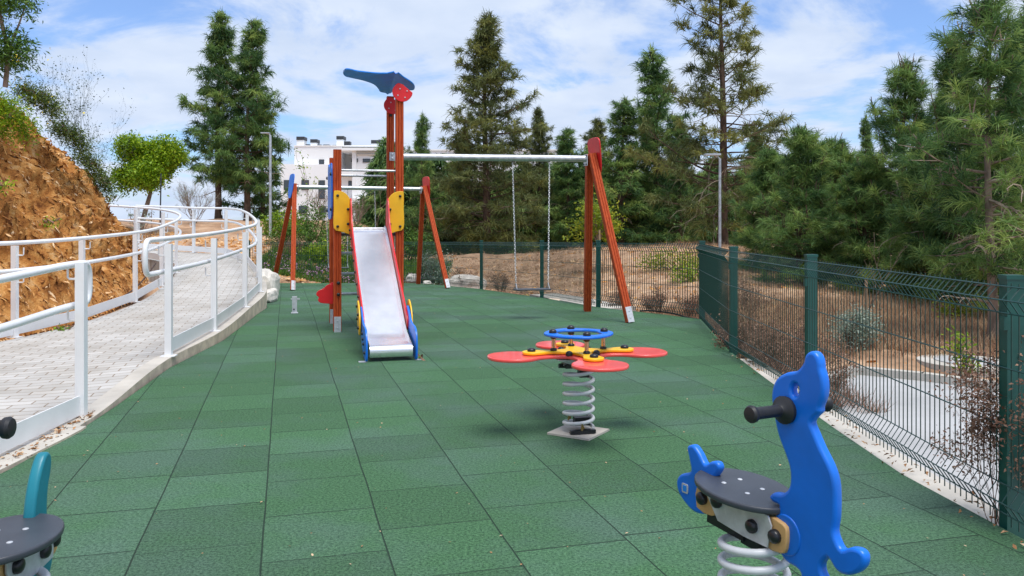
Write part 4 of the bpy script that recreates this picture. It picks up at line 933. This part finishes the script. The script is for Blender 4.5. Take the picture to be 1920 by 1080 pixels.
# handrail follows the ramp edge on the path side, 1.08 above it
rail_thing('long curved white railing on the playground side of the ramp', [(x, y, zline(RE, x, y)+.006) for x, y in op], [(x, y, zline(RE, x, y)+1.10) for x, y in ht], 0, .31, 2, (True, False))
ip = [(-5.70, 6.0), (-5.78, 7.7), (-5.69, 9.4), (-5.55, 10.6), (-5.78, 12.6), (-6.1, 14.3), (-6.5, 15.9), (-7.35, 17.3), (-8.2, 17.9), (-9.8, 18.35), (-11.5, 18.75)]
IR = shiftx(LE, .10)
rail_thing('curved white railing on the hillside edge of the ramp', [(x, y, zline(LE, x, y)+.0) for x, y in ip], [(x, y, zline(LE, x, y)+1.09) for x, y, z in IR if y > 3.9 and x > -12.5], 0, .31, 3, (False, False), side=-1)

# ---- green mesh fence
fence = empty('mesh_fence', (2.26, 8.4, 0), 'dark green welded mesh fence bordering the rubber playground', 'fence')
FP = [(2.25, .9), (2.16, 3.55), (2.22, 6.1), (2.27, 8.42), (2.66, 11.5), (1.41, 13.43), (.57, 15.7), (-.69, 18.5), (-2.32, 21.0), (-4.6, 21.5), (-7.0, 21.8)]
for x, y in FP:
    z0 = zf(y); po = MB().box((x, y, z0+.42), (.075, .06, 1.30)).build('fence_post', M['green'], fence)
    MB().box((x, y, z0+1.078), (.083, .068, .018)).build('post_cap', M['green'], po)
    if y < 12: MB().box((x-.045, y-.02, z0+.88), (.02, .03, .055)).build('panel_clip', M['green'], po)
prf = [(1.055, 0), (1.035, 0), (.985, .042), (.925, 0), (.19, 0), (.125, .042), (.065, 0), (.02, 0)]
hz = [(1.04, 0), (.985, .042), (.925, 0), (.69, 0), (.44, 0), (.19, 0), (.125, .042), (.065, 0)]
for i in range(len(FP)-1):
    a = Vector((*FP[i], zf(FP[i][1]))); b = Vector((*FP[i+1], zf(FP[i+1][1]))); t = (b-a); L_ = t.length; t.normalize(); n = Vector((-t.y, t.x, 0))
    m = MB(); k = int((L_-.02)/.05)
    near = (a.y+b.y)/2 < 12; r = .0031 if near else .0052
    for j in range(k):
        q = a+t*(.035+j*.05)+n*.045
        m.tube([q+Z*h_+n*o for h_, o in prf], r, 4, cap=False)
    for h_, o in hz:
        q = a+n*(.045+o+.004)+Z*h_; m.tube([q, q+t*L_], .0036, 4)
    m.build('mesh_panel', M['wire'], fence)

# ---- street lamps
def lamp(px, Y, base, h, label, w_=.03, head=1):
    X = (px-CX)/FPX*Y; root = empty('street_lamp', (X, Y, base), label, 'street lamp', 'slim grey lamp posts')
    MB().tube([(X, Y, base-.1), (X, Y, base+h)], [w_*1.1, w_*.8], 12).build('lamp_pole', M['galv'], root, smooth=True)
    MB().tube([(X, Y, base+h-.02), (X-.04*head, Y, base+h+.04), (X-.12*head, Y-.02, base+h+.06)], w_*.5, 8).build('lamp_arm', M['galv'], root)
    MB().box((X-.14*head, Y-.04, base+h+.065), (.26, .14, .03)).build('lamp_head', M['galv'], root)
lamp(1350, 14.2, tz(3.6, 14.2)-.1, 2.55, 'slim grey lamp post behind the fence corner, before a tall pine', .027)
lamp(507, 25, .0, 4.05, 'tall slim grey lamp post left of the swings, before the paired pines', .045)

# ---- apartment block far behind
YB = 58.0; bl = empty('apartment_building', at(800, 480, YB), 'white apartment block with flat roofs and dark capped chimneys behind the pines', 'building')
def bx(name, x0, x1, y0, y1, Yn, dep, mt, parent=bl, label=None):
    a = at(x0, y1, Yn); b = at(x1, y0, Yn)
    return MB().box(((a.x+b.x)/2, Yn+dep/2, (a.z+b.z)/2), (b.x-a.x, dep, b.z-a.z)).build(name, M[mt], parent, label=label)
bx('wall', 526, 640, 308, 500, YB, 9, 'render'); bx('wall', 552, 640, 274, 312, YB+.4, 8, 'render')
bx('wall', 668, 737, 281, 500, YB-1.5, 9, 'render'); bx('wall', 640, 664, 322, 500, YB-.8, 8, 'render'); bx('wall', 634, 668, 281, 323, YB+1.5, 6, 'cream')
bx('pillar', 660, 668, 281, 500, YB-1.6, 1, 'render'); bx('roof_slab', 634, 737, 277, 282, YB-1.9, 9.6, 'render'); bx('roof_slab', 667.5, 737, 284, 286, YB-1.7, .3, 'cream'); bx('roof_slab', 667.5, 737, 288, 290, YB-1.65, .3, 'cream')
bx('parapet', 551, 737, 272.5, 274.5, YB+.35, 8.2, 'render'); bx('wall', 737, 1068, 282, 500, YB+2, 10, 'render'); bx('parapet', 736, 1069, 279.5, 282.2, YB+1.9, 10.2, 'render')
bx('balcony', 634, 661, 318, 330, YB-1.7, 1.2, 'render'); bx('balcony', 634, 737, 372, 386, YB-1.9, .5, 'render')
bx('wall', 640, 660, 386, 500, YB-1.0, 3, 'cream')
def win(x0, x1, y0, y1, Yn, split=None):
    f = bx('window', x0, x1, y0, y1, Yn-.05, .12, 'dark')
    bx('pane', x0+.8, x1-.8, y0+.9, (split or y1)-.9, Yn-.075, .03, 'glass', f)
    if split: bx('pane', x0+.8, x1-.8, split+.4, y1-.9, Yn-.075, .03, 'glass', f)
for a in ((598, 607.5, 299, 308, YB+.4), (532, 546.5, 337.5, 356, YB), (565, 579, 337.5, 356, YB), (597, 609, 338, 373, YB, 355), (680, 694, 297.5, 304.5, YB-1.5), (653, 660, 339, 350, YB-.8), (687, 700, 340, 350.5, YB-1.5), (710, 721, 340, 350.5, YB-1.5),
          (598, 612, 386, 400, YB), (560, 575, 386, 400, YB), (690, 702, 388, 402, YB-1.5), (711, 723, 388, 402, YB-1.5), (658.2, 659.6, 297, 304, YB+1.5), (669.5, 671, 297, 304, YB-1.5), (770, 785, 300, 312, YB+2), (770, 785, 340, 352, YB+2), (1010, 1024, 300, 312, YB+2)): win(*a)
for x0, x1, y0, y1 in ((556, 570, 256, 275), (582, 594, 261, 275), (631, 644, 255, 280), (696, 712.5, 262.5, 279)):
    c_ = bx('chimney', x0, x1, y0+6, y1, YB+2, .8, 'render'); bx('chimney_cap', x0-.4, x1+.4, y0, y0+6.5, YB+1.95, .9, 'dark', c_)
for x0, x1, y0, y1 in ((644, 656, 265, 275), (574, 580, 270.5, 274), (594, 602, 271, 274), (606, 617, 271, 274), (623, 630, 272, 274)): bx('roof_vent', x0, x1, y0, y1, YB+2.2, .6, 'dark')

# ================================================================== vegetation
G1 = 'pines behind the playground'
pA = make_pine(11, 7.7, 1.30, .19, 1.45, dead=8, tops=1); place(pA, 410, 30, 'left one of the two paired tall pines behind the ramp bend', 'pine tree', G1, .93, .97)
pB = make_pine(12, 7.4, 1.42, .17, 1.45, dead=8, lean=.15); place(pB, 464, 29.5, 'right one of the two paired tall pines, beside the lamp post', 'pine tree', G1, .93, .96)
pY = make_pine(18, 4.2, .95, .04, 1.3, dead=4, ln=.27)
place(pY, 492, 31, 'low pine filling in under the right side of the paired pines', 'pine tree', G1, 1.12)
pC = make_pine(13, 9.3, 2.2, .06, 1.5, 'pineolive', dead=12, tops=2); place(pC, 912, 31, 'broad olive green pine with twin bare tips behind the swing chains', 'pine tree', G1, 1.13, .90)
pE = make_pine(14, 9.3, 2.3, .05, 1.25, 'pineolive', open_=.30, dead=26, ln=.36); place(pE, 1355, 26, 'tallest open crowned pine reaching the top edge, behind the right lamp post', 'pine tree', G1, 1.0)
pD = make_pine(15, 7.8, 1.75, .04, 1.3, open_=.05, dead=6); place(pD, 1228, 35, 'narrow tall pine left of the tallest open pine', 'pine tree', G1, 1.25, 1.02)
place(pD, 1165, 34, 'shorter dark pine behind the front swing frame', 'pine tree', G1, 1.15, .73, rz=2)
place(pC, 1120, 41, 'bushy pine whose rounded top shows just right of the red swing cap', 'pine tree', G1, .85, .62, rz=1)
place(pD, 792, 36, 'thin pointed pine right of the winged play tower', 'pine tree', G1, .62, .68, rz=4)
place(pC, 872, 38, 'low olive pine filling behind the far swing frame', 'pine tree', G1, .48, .55, rz=2.2)
place(pC, 1010, 37, 'olive pine behind the swing seat chains, right of the broad pine', 'pine tree', G1, .62, .62, rz=3.1)
place(pA, 1065, 35, 'mid green pine between the chains and the front swing frame', 'pine tree', G1, .9, .60, rz=1.5)
place(pB, 1275, 33, 'dense pine low behind the fence, between narrow and tallest pine', 'pine tree', G1, .8, .66, rz=1.5)
place(pC, 1215, 38, 'dark dense pine at the foot of the narrow tall pine', 'pine tree', G1, .62, .62, rz=5)
place(pA, 1420, 31, 'pine low to the right of the right lamp post', 'pine tree', G1, .8, .52, rz=3)
pG = make_pine(16, 4.3, 1.05, .04, 2.1, dead=14, ln=.21, wd=.0095, droop=.6, nt=26)
pH = make_pine(17, 4.1, .85, .16, 1.5, dead=22, ln=.20, wd=.0085, droop=.6, nt=26, bark='barkgrey', lean=-.1, tr=.062)
pK = make_pine(19, 3.4, 1.1, .03, 2.3, dead=8, ln=.22, wd=.0105, droop=.6, nt=26)
place(pK, 1500, 17, 'rounded bright green pine right of the tallest pine', 'pine tree', G1, .95, .95)
place(pD, 1578, 42, 'thin distant pine in the sky gap', 'pine tree', G1, .6, .62, rz=2)
place(pD, 1622, 36, 'small dark pine poking up in the gap right of the thin distant pine', 'pine tree', G1, .5, .68, rz=1)
place(pG, 1698, 15.5, 'pointed pine standing left of the tall right hand group', 'pine tree', G1, 1.0, 1.02)
place(pG, 1792, 13.2, 'pine with an upright spiky tip, second from the right edge', 'pine tree', G1, .78, 1.0, rz=2.6)
place(pH, 1862, 9.7, 'near pine with a bare pinkish trunk at the right of the fence', 'pine tree', G1, 1.0, 1.0)
place(pG, 1925, 11.5, 'dense pine cut by the right edge behind the bare trunk', 'pine tree', G1, .85, 1.02, rz=4)
place(pK, 1625, 16, 'bushy low pine between the rounded pine and the pointed pine', 'pine tree', G1, .95, .74, rz=1.3)
place(pK, 1745, 14, 'bushy low pine in front of the pointed pine', 'pine tree', G1, .9, .78, rz=3.3)
place(pK, 1560, 20, 'low dark pine behind the rounded pine', 'pine tree', G1, 1.15, .95, rz=4.5)
place(pK, 1840, 13.8, 'bushy low pine left of the bare pinkish trunk', 'pine tree', G1, .9, .85, rz=5.2)
place(pK, 1440, 20, 'low pine between the lamp post and the rounded pine', 'pine tree', G1, 1.0, .85, rz=.6)
# far-off wood closing the view low behind the trees
wr = np.random.default_rng(31); PW = []; DW = []
for i in range(170):
    px = wr.uniform(720, 2300); Y = wr.uniform(37, 47); X = (px-CX)/FPX*Y; hh = wr.uniform(3.2, 4.9); zb = tz(X, Y)
    n = 130; t = wr.uniform(0, 1, n)**.9; rad = 1.7*(1-t)**.8*np.sqrt(wr.uniform(.2, 1, n)); an = wr.uniform(0, 6.28, n)
    PW.append(np.stack([X+rad*np.cos(an), Y+rad*np.sin(an), zb+.2+t*hh], 1)); DW.append(np.stack([np.cos(an), np.sin(an), .5+t], 1))
T, ti = tufts(np.concatenate(PW), unit(np.concatenate(DW)), 77, 14, .62, .07)
tag(npmesh('far_wood', T, 4, M['pine'], tint=ti), 'dark far off pine wood closing the view behind the trees', 'wood', kind='stuff')
# broad-leaved tree left
def round_tree(px, Y, H_, R_, label, mt, seed, lean=.35, clear=.5, n=900, size=.12, cl=.16):
    X = (px-CX)/FPX*Y; z = tz(X, Y); root = empty('broadleaf_tree', (X, Y, z-.05), label, 'tree'); rr = random.Random(seed); tm = MB()
    top = Vector((lean, 0, H_*clear)); tm.tube([(0, 0, 0), (lean*.45, .02, H_*clear*.5), tuple(top)], [.085, .07, .055], 9)
    bl_ = []
    for i in range(9):
        a = i*.7+rr.uniform(-.2, .2); e = top+Vector((math.cos(a)*R_*rr.uniform(.3, .75), math.sin(a)*R_*rr.uniform(.3, .75), (H_*(1-clear))*rr.uniform(.15, .75))); tm.tube([top, top.lerp(e, .5)+Vector((0, 0, .08)), e], [.035, .022, .010], 5, cap=False)
        q_ = rr.uniform(.26, .46); bl_.append((e.x*1.12, e.y, e.z, R_*q_, R_*q_, R_*q_*.8))
    bl_.append((top.x, 0, top.z+H_*(1-clear)*.45, R_*.5, R_*.5, H_*(1-clear)*.36))
    tm.build('trunk', M['barkgrey'], root, raw=True, smooth=True)
    V_, t = leafy(blob_points(n, bl_, seed, .7), seed, 10, cl, size); npmesh('crown', V_, 4, M[mt], root, t); return root
round_tree(262, 24, 3.0, .98, 'round bright green broad leaved tree with a leaning trunk above the ramp', 'leafgreen', 41, .32, .40, 2900, .095, .10)
st_ = empty('tree_stake', at(300, 392, 23), 'thin dark stake under the round green tree', 'stake'); p = at(300, 392, 23); MB().tube([(p.x, 23, p.z-.6), (p.x+.03, 23, p.z+1.0)], .02, 6).build('stake', M['dark'], st_)
round_tree(1122, 20.5, 1.95, .72, 'yellow green broad leaved sapling behind the front swing frame', 'leafyellow', 42, .0, .42, 210, .085, .12)
sk = empty('tree_stake', (at(1127, 500, 14.6).x, 14.6, tz(1.5, 14.6)), 'pale stake tied with rope behind the fence by the front swing', 'stake'); xk = at(1127, 500, 14.6).x
MB().tube([(xk, 14.6, -.2), (xk-.03, 14.6, 1.22)], .016, 7).build('stake', M['stake'], sk)
rp_ = MB()
for i in range(4): rp_.tube([(xk-.01+.03*math.cos(a), 14.6+.03*math.sin(a), .88+.022*i+.01*math.sin(a*2+i)) for a in [k*.63 for k in range(10)]], .007, 5, closed=True)
rp_.tube([(xk+.02, 14.58, .9), (xk+.05, 14.56, .75), (xk+.03, 14.56, .4)], .006, 5); rp_.build('rope', M['stake'], sk)
# shrubs and plants: planting bed behind the far swing
for i, (px, Y, w_, h_, mt, lab) in enumerate(((560, 24, 1.0, .85, 'leafdark', 'dark green oleander bush behind the far swing, left of the tower'), (605, 23.2, .8, .55, 'leafgreen', 'bright green low bush right of the far swing leg'), (528, 25.5, .7, .75, 'leafgreen', 'bright bush at the foot of the left lamp post'),
        (660, 25.5, 1.2, .75, 'leafdark', 'dark bush seen between the tower rungs'), (590, 26.5, 1.1, 1.05, 'leafdark', 'taller dark bush behind the oleander'), (770, 25, .9, .8, 'leafdark', 'dark green bush right of the tower posts'))):
    make_bush('bush', lab, 'bush', px, Y, [(-w_*.5, 0, h_*.45, w_*.5, w_*.4, h_*.5), (w_*.4, .1, h_*.5, w_*.5, w_*.4, h_*.55), (0, -.2, h_*.6, w_*.5, w_*.4, h_*.6)], 230, mt, 50+i, .11, 9, .09, asp=.28, group='bushes behind the far swing')
make_bush('silver_bush', 'silvery green shrub with upright stems between the far swing legs', 'bush', 818, 20.9, [(0, 0, .42, .42, .35, .5), (.15, 0, .75, .3, .25, .4), (-.2, 0, .7, .25, .25, .45)], 260, 'silver', 60, .055, 9, .06, stems=16)
make_bush('silver_bush', 'round grey green shrub beyond the right fence panel', 'bush', 1600, 9.2, [(0, 0, .24, .28, .25, .26), (.1, 0, .30, .24, .2, .22)], 420, 'silver', 61, .03, 9, .035, stems=14)
make_bush('bush', 'bright yellow green weed bush near the fence corner', 'bush', 1262, 19.5, [(0, 0, .25, .6, .4, .28), (.5, .1, .2, .5, .35, .25), (-.5, 0, .2, .4, .3, .22)], 260, 'leafyellow', 62, .06, 8, .07, group='green weed bushes')
make_bush('bush', 'green weed bush touching the left of the fence corner post', 'bush', 1305, 17.5, [(0, 0, .2, .35, .3, .25), (-.3, 0, .16, .3, .3, .2)], 130, 'leafgreen', 63, .055, 8, .06, group='green weed bushes')
make_bush('bush', 'small yellow green bush on the bank left of the pink trunk', 'bush', 1790, 11.8, [(0, 0, .14, .28, .2, .15)], 90, 'leafyellow', 64, .05, 8, .05, group='green weed bushes')
make_bush('bush', 'tiny green weed behind the front swing seat', 'bush', 1000-12, 17.4, [(0, 0, .08, .16, .1, .1)], 26, 'leafyellow', 65, .05, 6, .04)
sp_ = make_bush('sapling', 'small bright green sapling by the road beyond the right fence', 'sapling', 1806, 7.9, [(0, 0, .30, .10, .10, .14), (.04, 0, .22, .08, .08, .08), (-.03, 0, .42, .08, .08, .08)], 40, 'leafgreen', 66, .06, 7, .04, stems=5, asp=.3)
# leafless sapling with stake
bs = twig_bush('bare_sapling', 'leafless young tree tied to a short stake beyond the fence', 'sapling', 1615, 10.6, .85, 1, 'barkgrey', 67, 2, 'drygrass', .02, 2, .5, r=.011, lean=.05)
sx_ = at(1624, 600, 10.55).x; s_ = empty('tree_stake', (sx_, 10.55, tz(sx_, 10.55)), 'short pale stake beside the leafless young tree', 'stake'); MB().box((sx_, 10.55, tz(sx_, 10.55)+.3), (.03, .03, .7)).build('stake', M['stake'], s_)
# dry brown bushes along the fence
for i, (px, Y, h_, n, lab) in enumerate(((1400, 8.9, .40, 14, 'dead brown bush behind the second fence panel from the corner'), (1470, 7.9, .42, 18, 'dark dead brown bush behind the fence, left of the seal head'), (1560, 6.9, .38, 10, 'dead bush behind the seal head'), (545, 22.6, .5, 10, 'dry twiggy bush left of the far swing bed'),
        (960-20, 19.3, .32, 14, 'dead brown bush at the foot of the far fence post'), (870, 20.8, .35, 12, 'dry brown bush below the broad pine'), (1230, 13.6, .3, 14, 'dry brown bush behind the right leg of the front swing'), (1290, 12.9, .3, 12, 'dry brown bush left of the fence corner'), (1170, 14.2, .28, 12, 'dry brown bush between the front swing legs'), (1395, 12.4, .45, 12, 'dry bush beyond the fence, under the right lamp post'))):
    twig_bush('dead_bush', lab, 'dead bush', px, Y, h_, n, 'drytwig', 80+i, 2, 'drybrown', .028, 5, .7, r=.005, lean=.8, group='dead brown bushes by the fence')
twig_bush('dead_plant', 'dry plant with papery brown leaves against the nearest right fence post', 'dead plant', 1885, 3.66, .50, 17, 'drytwig', 95, 2, 'drybrown', .020, 12, .38, z=-.12, r=.0026, lean=.30, lcl=.022)
# leafless bushes in front of the building
for i, (px, Y, h_, n, lab) in enumerate(((703, 33, 2.0, 1, 'tall leafless tree before the white building, left of the tall posts'), (600, 34, .9, 10, 'grey leafless bush before the building, left of the slide'), (668, 32, .95, 12, 'grey leafless bush seen above the slide'), (630, 35, .9, 8, 'grey leafless bush behind the left tower post'))):
    twig_bush('bare_tree', lab, 'bare tree', px, Y, h_, n, 'barkgrey', 110+i, 3 if i == 0 else 2, None, spread=.75, r=.014, lean=.35, group='leafless bushes before the building')
twig_bush('bare_bush', 'grey leafless round bush on the bank, left of the paired pines', 'bare bush', 365, 27, .8, 14, 'barkgrey', 120, 3, 'silver', .03, 1, .7, r=.012, lean=.6)
twig_bush('leafy_sapling', 'thin leafy sapling behind the far swing, before the building', 'sapling', 573, 27, 1.75, 1, 'barkgrey', 121, 1, 'leafgreen', .10, 9, .35, r=.015, lean=.05, lcl=.1)
twig_bush('bare_bush', 'small forked bare shrub beside the round green tree', 'bare bush', 284, 22.5, .75, 3, 'drytwig', 122, 1, None, spread=.5, r=.012, lean=.3)
twig_bush('bush', 'small blue green shrub at the foot of the round green tree', 'bush', 258, 22.8, .85, 5, 'drytwig', 123, 1, 'silver', .07, 6, .5, r=.01, lean=.3)
# hilltop plants
def hz_(X, Y):
    d = [(v[0]-X)**2+(v[1]-Y)**2-.02*v[2] for v in (hva.reshape(-1, 3)[::3])]; k = int(np.argmin(d)); return float(hva.reshape(-1, 3)[::3][k][2])
def hat(px, py, Y): p = at(px, py, Y); return p
for i, (px, py, Y, w_, h_, mt, lab) in enumerate(((14, 215, 10.6, .38, .42, 'leafgreen', 'bright green bush with yellow flowers hanging on the hillside at the left edge'), (72, 182, 12.8, .34, .2, 'leafmid', 'grey green bush on the hill crest, leftmost on the skyline'), (130, 250, 13.6, .30, .18, 'leafmid', 'green bush on the hill crest below the wispy seed heads'), (168, 305, 14.4, .22, .16, 'leafmid', 'green bush midway down the hill skyline'), (196, 345, 15.2, .16, .14, 'leafmid', 'lowest green bush on the hill skyline'))):
    p = at(px, py, Y); make_bush('hillside_bush', lab, 'bush', 0, Y, [(0, 0, 0, w_*.62, w_*.6, h_*.6), (w_*.45, .1, -.16, w_*.4, w_*.4, h_*.45), (-w_*.6, 0, .12, w_*.45, w_*.4, h_*.5)], int(700*w_), mt, 130+i, .06, 10, .07, z=p.z, X=p.x, asp=.25, group='bushes on the hillside')
for i, (px, py, Y, h_, lab) in enumerate(((120, 255, 13.2, 1.1, 'wispy plant with dark seed heads on the upper hill crest'), (165, 290, 13.8, .95, 'wispy plant with seed heads leaning out over the middle of the crest'), (190, 340, 14.6, .75, 'wispy plant with seed heads on the lower crest'))):
    p = at(px, py, Y); twig_bush('wispy_plant', lab, 'wild plant', 0, Y, h_, 9, 'seedstem', 140+i, 2, 'seed', .035, 1, .5, z=p.z-.15, X=p.x, r=.003, lean=.55, group='wispy plants on the hill crest')
for i, (px, py, Y, lab) in enumerate(((205, 372, 15.8, 'tiny yellow green weed low on the hill nose'), (95, 415, 10.9, 'tiny green weed near the foot of the cut slope'), (8, 345, 9.6, 'tiny green weed on the cut at the left edge'), (118, 618, 9.9, 'small weeds growing by the ramp kick plate'))):
    p = at(px, py, Y); make_bush('weed', lab, 'weed', 0, Y, [(0, 0, 0, .10, .08, .07)], 14, 'leafyellow' if i == 0 else 'leafgreen', 150+i, .045, 6, .03, z=p.z, X=p.x, stems=3, group='small weeds on the hillside')
# tree in the top-left corner
p = at(10, 150, 11.5); tl = empty('hilltop_tree', (p.x, 11.5, p.z-.1), 'leafy tree on the hilltop in the upper left corner', 'tree'); tm = MB(); 
tm.tube([(0, 0, 0), (.05, 0, .5), (-.1, 0, 1.1), (-.3, 0, 1.8)], [.035, .03, .025, .02], 7); tm.tube([(.05, 0, .5), (.2, 0, .9), (.3, 0, 1.2)], [.02, .013, .006], 5); tm.build('trunk', M['barkgrey'], tl, raw=True)
V_, t = leafy(blob_points(900, [(-.1, 0, .55, .38, .3, .3), (.12, 0, .45, .28, .3, .25), (-.1, 0, 1.2, .5, .4, .2), (.2, 0, 1.15, .2, .2, .12), (-.5, 0, 1.5, .6, .4, .3)], 160, .5), 160, 8, .08, .085, asp=.24); npmesh('crown', V_, 4, M['leafdark'], tl, t)
# dry grass, weeds and flowers
r_ = np.random.default_rng(21)
pg = scatter(26000, -3, 11, 8.7, 30, 22, lambda X, Y: ~((X < 2.35) & (Y < 11.6)) & ((np.sin(X*1.3)+np.sin(Y*.9+X)+r_.normal(0, .8, X.shape)) > -.1))
blades('dry_grass', pg, 23, 'dry straw coloured grass on the slope beyond the fence', 'grass', 'drygrass', .15, .006, 6, .5)
pgr = scatter(9000, 2.45, 9, 8.6, 14, 35, lambda X, Y: Y > 8.9-.3*np.minimum(X-3, 0)-0*X); blades('straw', pgr, 36, 'dense tawny dry grass on the bank above the road', 'grass', 'drygrass', .20, .008, 6, .4)
pg2 = scatter(30000, -3.2, 3.6, 6.6, 22, 24); dfe = np_dist(pg2[:, 0], pg2[:, 1], FP, False); pg2 = pg2[(dfe < .75) & (dfe > .10)]
blades('dry_weeds', pg2, 25, 'dead brown weeds along the outside foot of the fence', 'weeds', 'drybrown', .26, .008, 8, .8)
pg3 = scatter(3500, -6.8, -1.8, 21.3, 24.5, 26); blades('bed_grass', pg3, 27, 'green grass in the planting bed behind the far swing', 'grass', 'leafdark', .28, .02, 6, .5)
pf = scatter(260, -6.6, -2.2, 21.1, 22.3, 28); V_, t = leafy(pf+np.array([0, 0, .22]), 29, 4, .05, .05); tag(npmesh('flowers', V_, 4, M['flower'], tint=t), 'small lilac flowers along the far edge of the rubber floor', 'flowers', kind='stuff')
p = at(30, 190, 10.6); yf = np.random.default_rng(33).normal(0, 1, (60, 3))*[.35, .2, .3]+[p.x, p.y-.15, p.z+.0]; V_, t = leafy(yf, 34, 2, .015, .03); tag(npmesh('yellow_flowers', V_, 4, M['yflower'], tint=t), 'scattered yellow flowers on the hillside bush at the left edge', 'flowers', kind='stuff')
# leaf litter on the rubber and against the kerb
lr = np.random.default_rng(41); X = lr.uniform(-2.9, 2.2, 420); Y = 2+13*lr.uniform(0, 1, 420)**1.3; k = np_inside(X, Y, FLOOR); P_ = np.stack([X[k], Y[k], np.full(k.sum(), .006)], 1)
V_ = leaves(P_, 42, .014, up=5, asp=.6, fold=.1); 
kx = []
for a, b, n, sp2 in (((-2.76, 4.5), (-2.86, 5.45), 110, .025), ((-2.83, 5.3), (-2.90, 5.7), 110, .02), ((2.10, 3.2), (2.12, 5.2), 70, .05), ((2.16, 5.2), (2.28, 8.2), 90, .06), ((-2.70, 3.9), (-2.76, 4.6), 30, .03)):
    t_ = lr.uniform(0, 1, (n, 1)); kx.append(np.concatenate([np.array(a)+(np.array(b)-np.array(a))*t_+lr.normal(0, sp2, (n, 2)), np.full((n, 1), .014)], 1))
V2 = leaves(np.concatenate(kx), 43, .032, up=1.5, asp=.5, fold=.4); VV_ = np.concatenate([V_, V2])
tag(npmesh('leaf_litter', VV_, 4, M['litter'], tint=np.repeat(lr.uniform(0, 1, len(VV_)//4), 4)), 'small fallen leaves and husks scattered over the green rubber', 'leaf litter', kind='stuff')
p = at(786, 674, 7.95); make_bush('weed', 'single tiny green weed beside the right foot of the slide', 'weed', 0, 7.97, [(0, 0, .03, .025, .02, .03)], 4, 'leafyellow', 155, .03, 5, .012, z=.0, X=p.x, stems=2)
# stones, blocks, pads, hoses
def stone(name, label, c, size, seed, mt='stonew', group=None, cat='stone'):
    bm = bmesh.new(); bmesh.ops.create_icosphere(bm, subdivisions=3, radius=1); c = Vector(c)
    for v in bm.verts:
        q = v.co.copy(); q = Vector([math.copysign(abs(a)**.65, a) for a in q])
        d = 1+.22*noise.noise(q*1.3+Vector((seed, 0, 0)))+.10*noise.noise(q*3.1+Vector((0, seed, 0))); v.co = Vector((q.x*size[0]*d, q.y*size[1]*d, q.z*size[2]*d))
    me = bpy.data.meshes.new(name); bm.to_mesh(me); bm.free(); me.materials.append(M[mt]); o = bpy.data.objects.new(name, me); C.objects.link(o); o.location = c; return tag(o, label, cat, group)
stone('stone', 'large pale boulder at the outer bend of the ramp', (-4.62, 15.35, .14), (.22, .35, .33), 1); stone('stone', 'pale boulder behind the ramp bend, by the far swing leg', (-5.35, 17.0, .15), (.28, .4, .28), 2)
stone('stone', 'flat pale stone wedged against the ramp kerb bend', (-4.3, 14.5, .06), (.12, .35, .12), 3)
stone('boulder', 'big white block behind the far fence right of the far swing', (at(873, 515, 20.6).x, 20.8, tz(-1.2, 20.8)+.12), (.48, .25, .27), 4); stone('stone', 'white stone at the rear foot of the far swing', (-2.55, 21.1, -.06), (.16, .12, .12), 5)
stone('stone', 'small white stone on the rubber next to the far fence post', (-2.1, 20.3, -.11), (.10, .07, .05), 6)
stone('stone', 'brown lump of earth behind the front swing seat', (at(1028, 552, 15.0).x+.1, 15.3, -.18), (.22, .15, .12), 7, 'shard' if False else 'kerb')
tag(sheet('concrete_pad', [(.35, 16.4), (.75, 15.5), (1.55, 13.6), (2.1, 13.9), (1.3, 15.9), (.9, 16.7)], lambda x, y: -.075, .12, M['concrete']), 'pale concrete pad outside the fence behind the swing seat', 'concrete pad', kind='structure')
mc = at(1815, 708, 8.55); m_ = empty('manhole_slab', (mc.x, 8.55, tz(mc.x, 8.55)), 'round pale concrete manhole slab beside the road', 'manhole')
MB().tube([(mc.x, 8.6, tz(mc.x, 8.6)-.1), (mc.x, 8.6, tz(mc.x, 8.6)+.035), (mc.x, 8.6, tz(mc.x, 8.6)+.04)], [.46, .46, .45], 28).build('slab', M['concrete'], m_); MB().tube([(mc.x, 8.6, tz(mc.x, 8.6)+.04), (mc.x, 8.6, tz(mc.x, 8.6)+.048)], .3, 24).build('cover', M['roadm'], m_)
hp_ = [(-5.95, 8.6, .10), (-5.9, 9.6, .09), (-5.78, 10.4, .12), (-5.85, 11.2, .14), (-5.95, 12.2, .16), (-6.1, 13.2, .26), (-6.25, 14.0, .42), (-6.5, 15.0, .62)]
tag(MB().tube(catmull(hp_, 6, False), .012, 6).build('hose', M['hose'], smooth=True), 'thin brown irrigation hose along the foot of the hillside', 'hose')
hp_ = [(1.95, 12.5, .0), (2.1, 12.25, .03), (2.35, 11.95, .02), (2.5, 11.7, -.01), (2.62, 11.6, -.02)]
tag(MB().tube(catmull(hp_, 6, False), .012, 6).build('hose', M['blackhose'], smooth=True), 'black hose lying on the rubber edge left of the fence corner', 'hose')
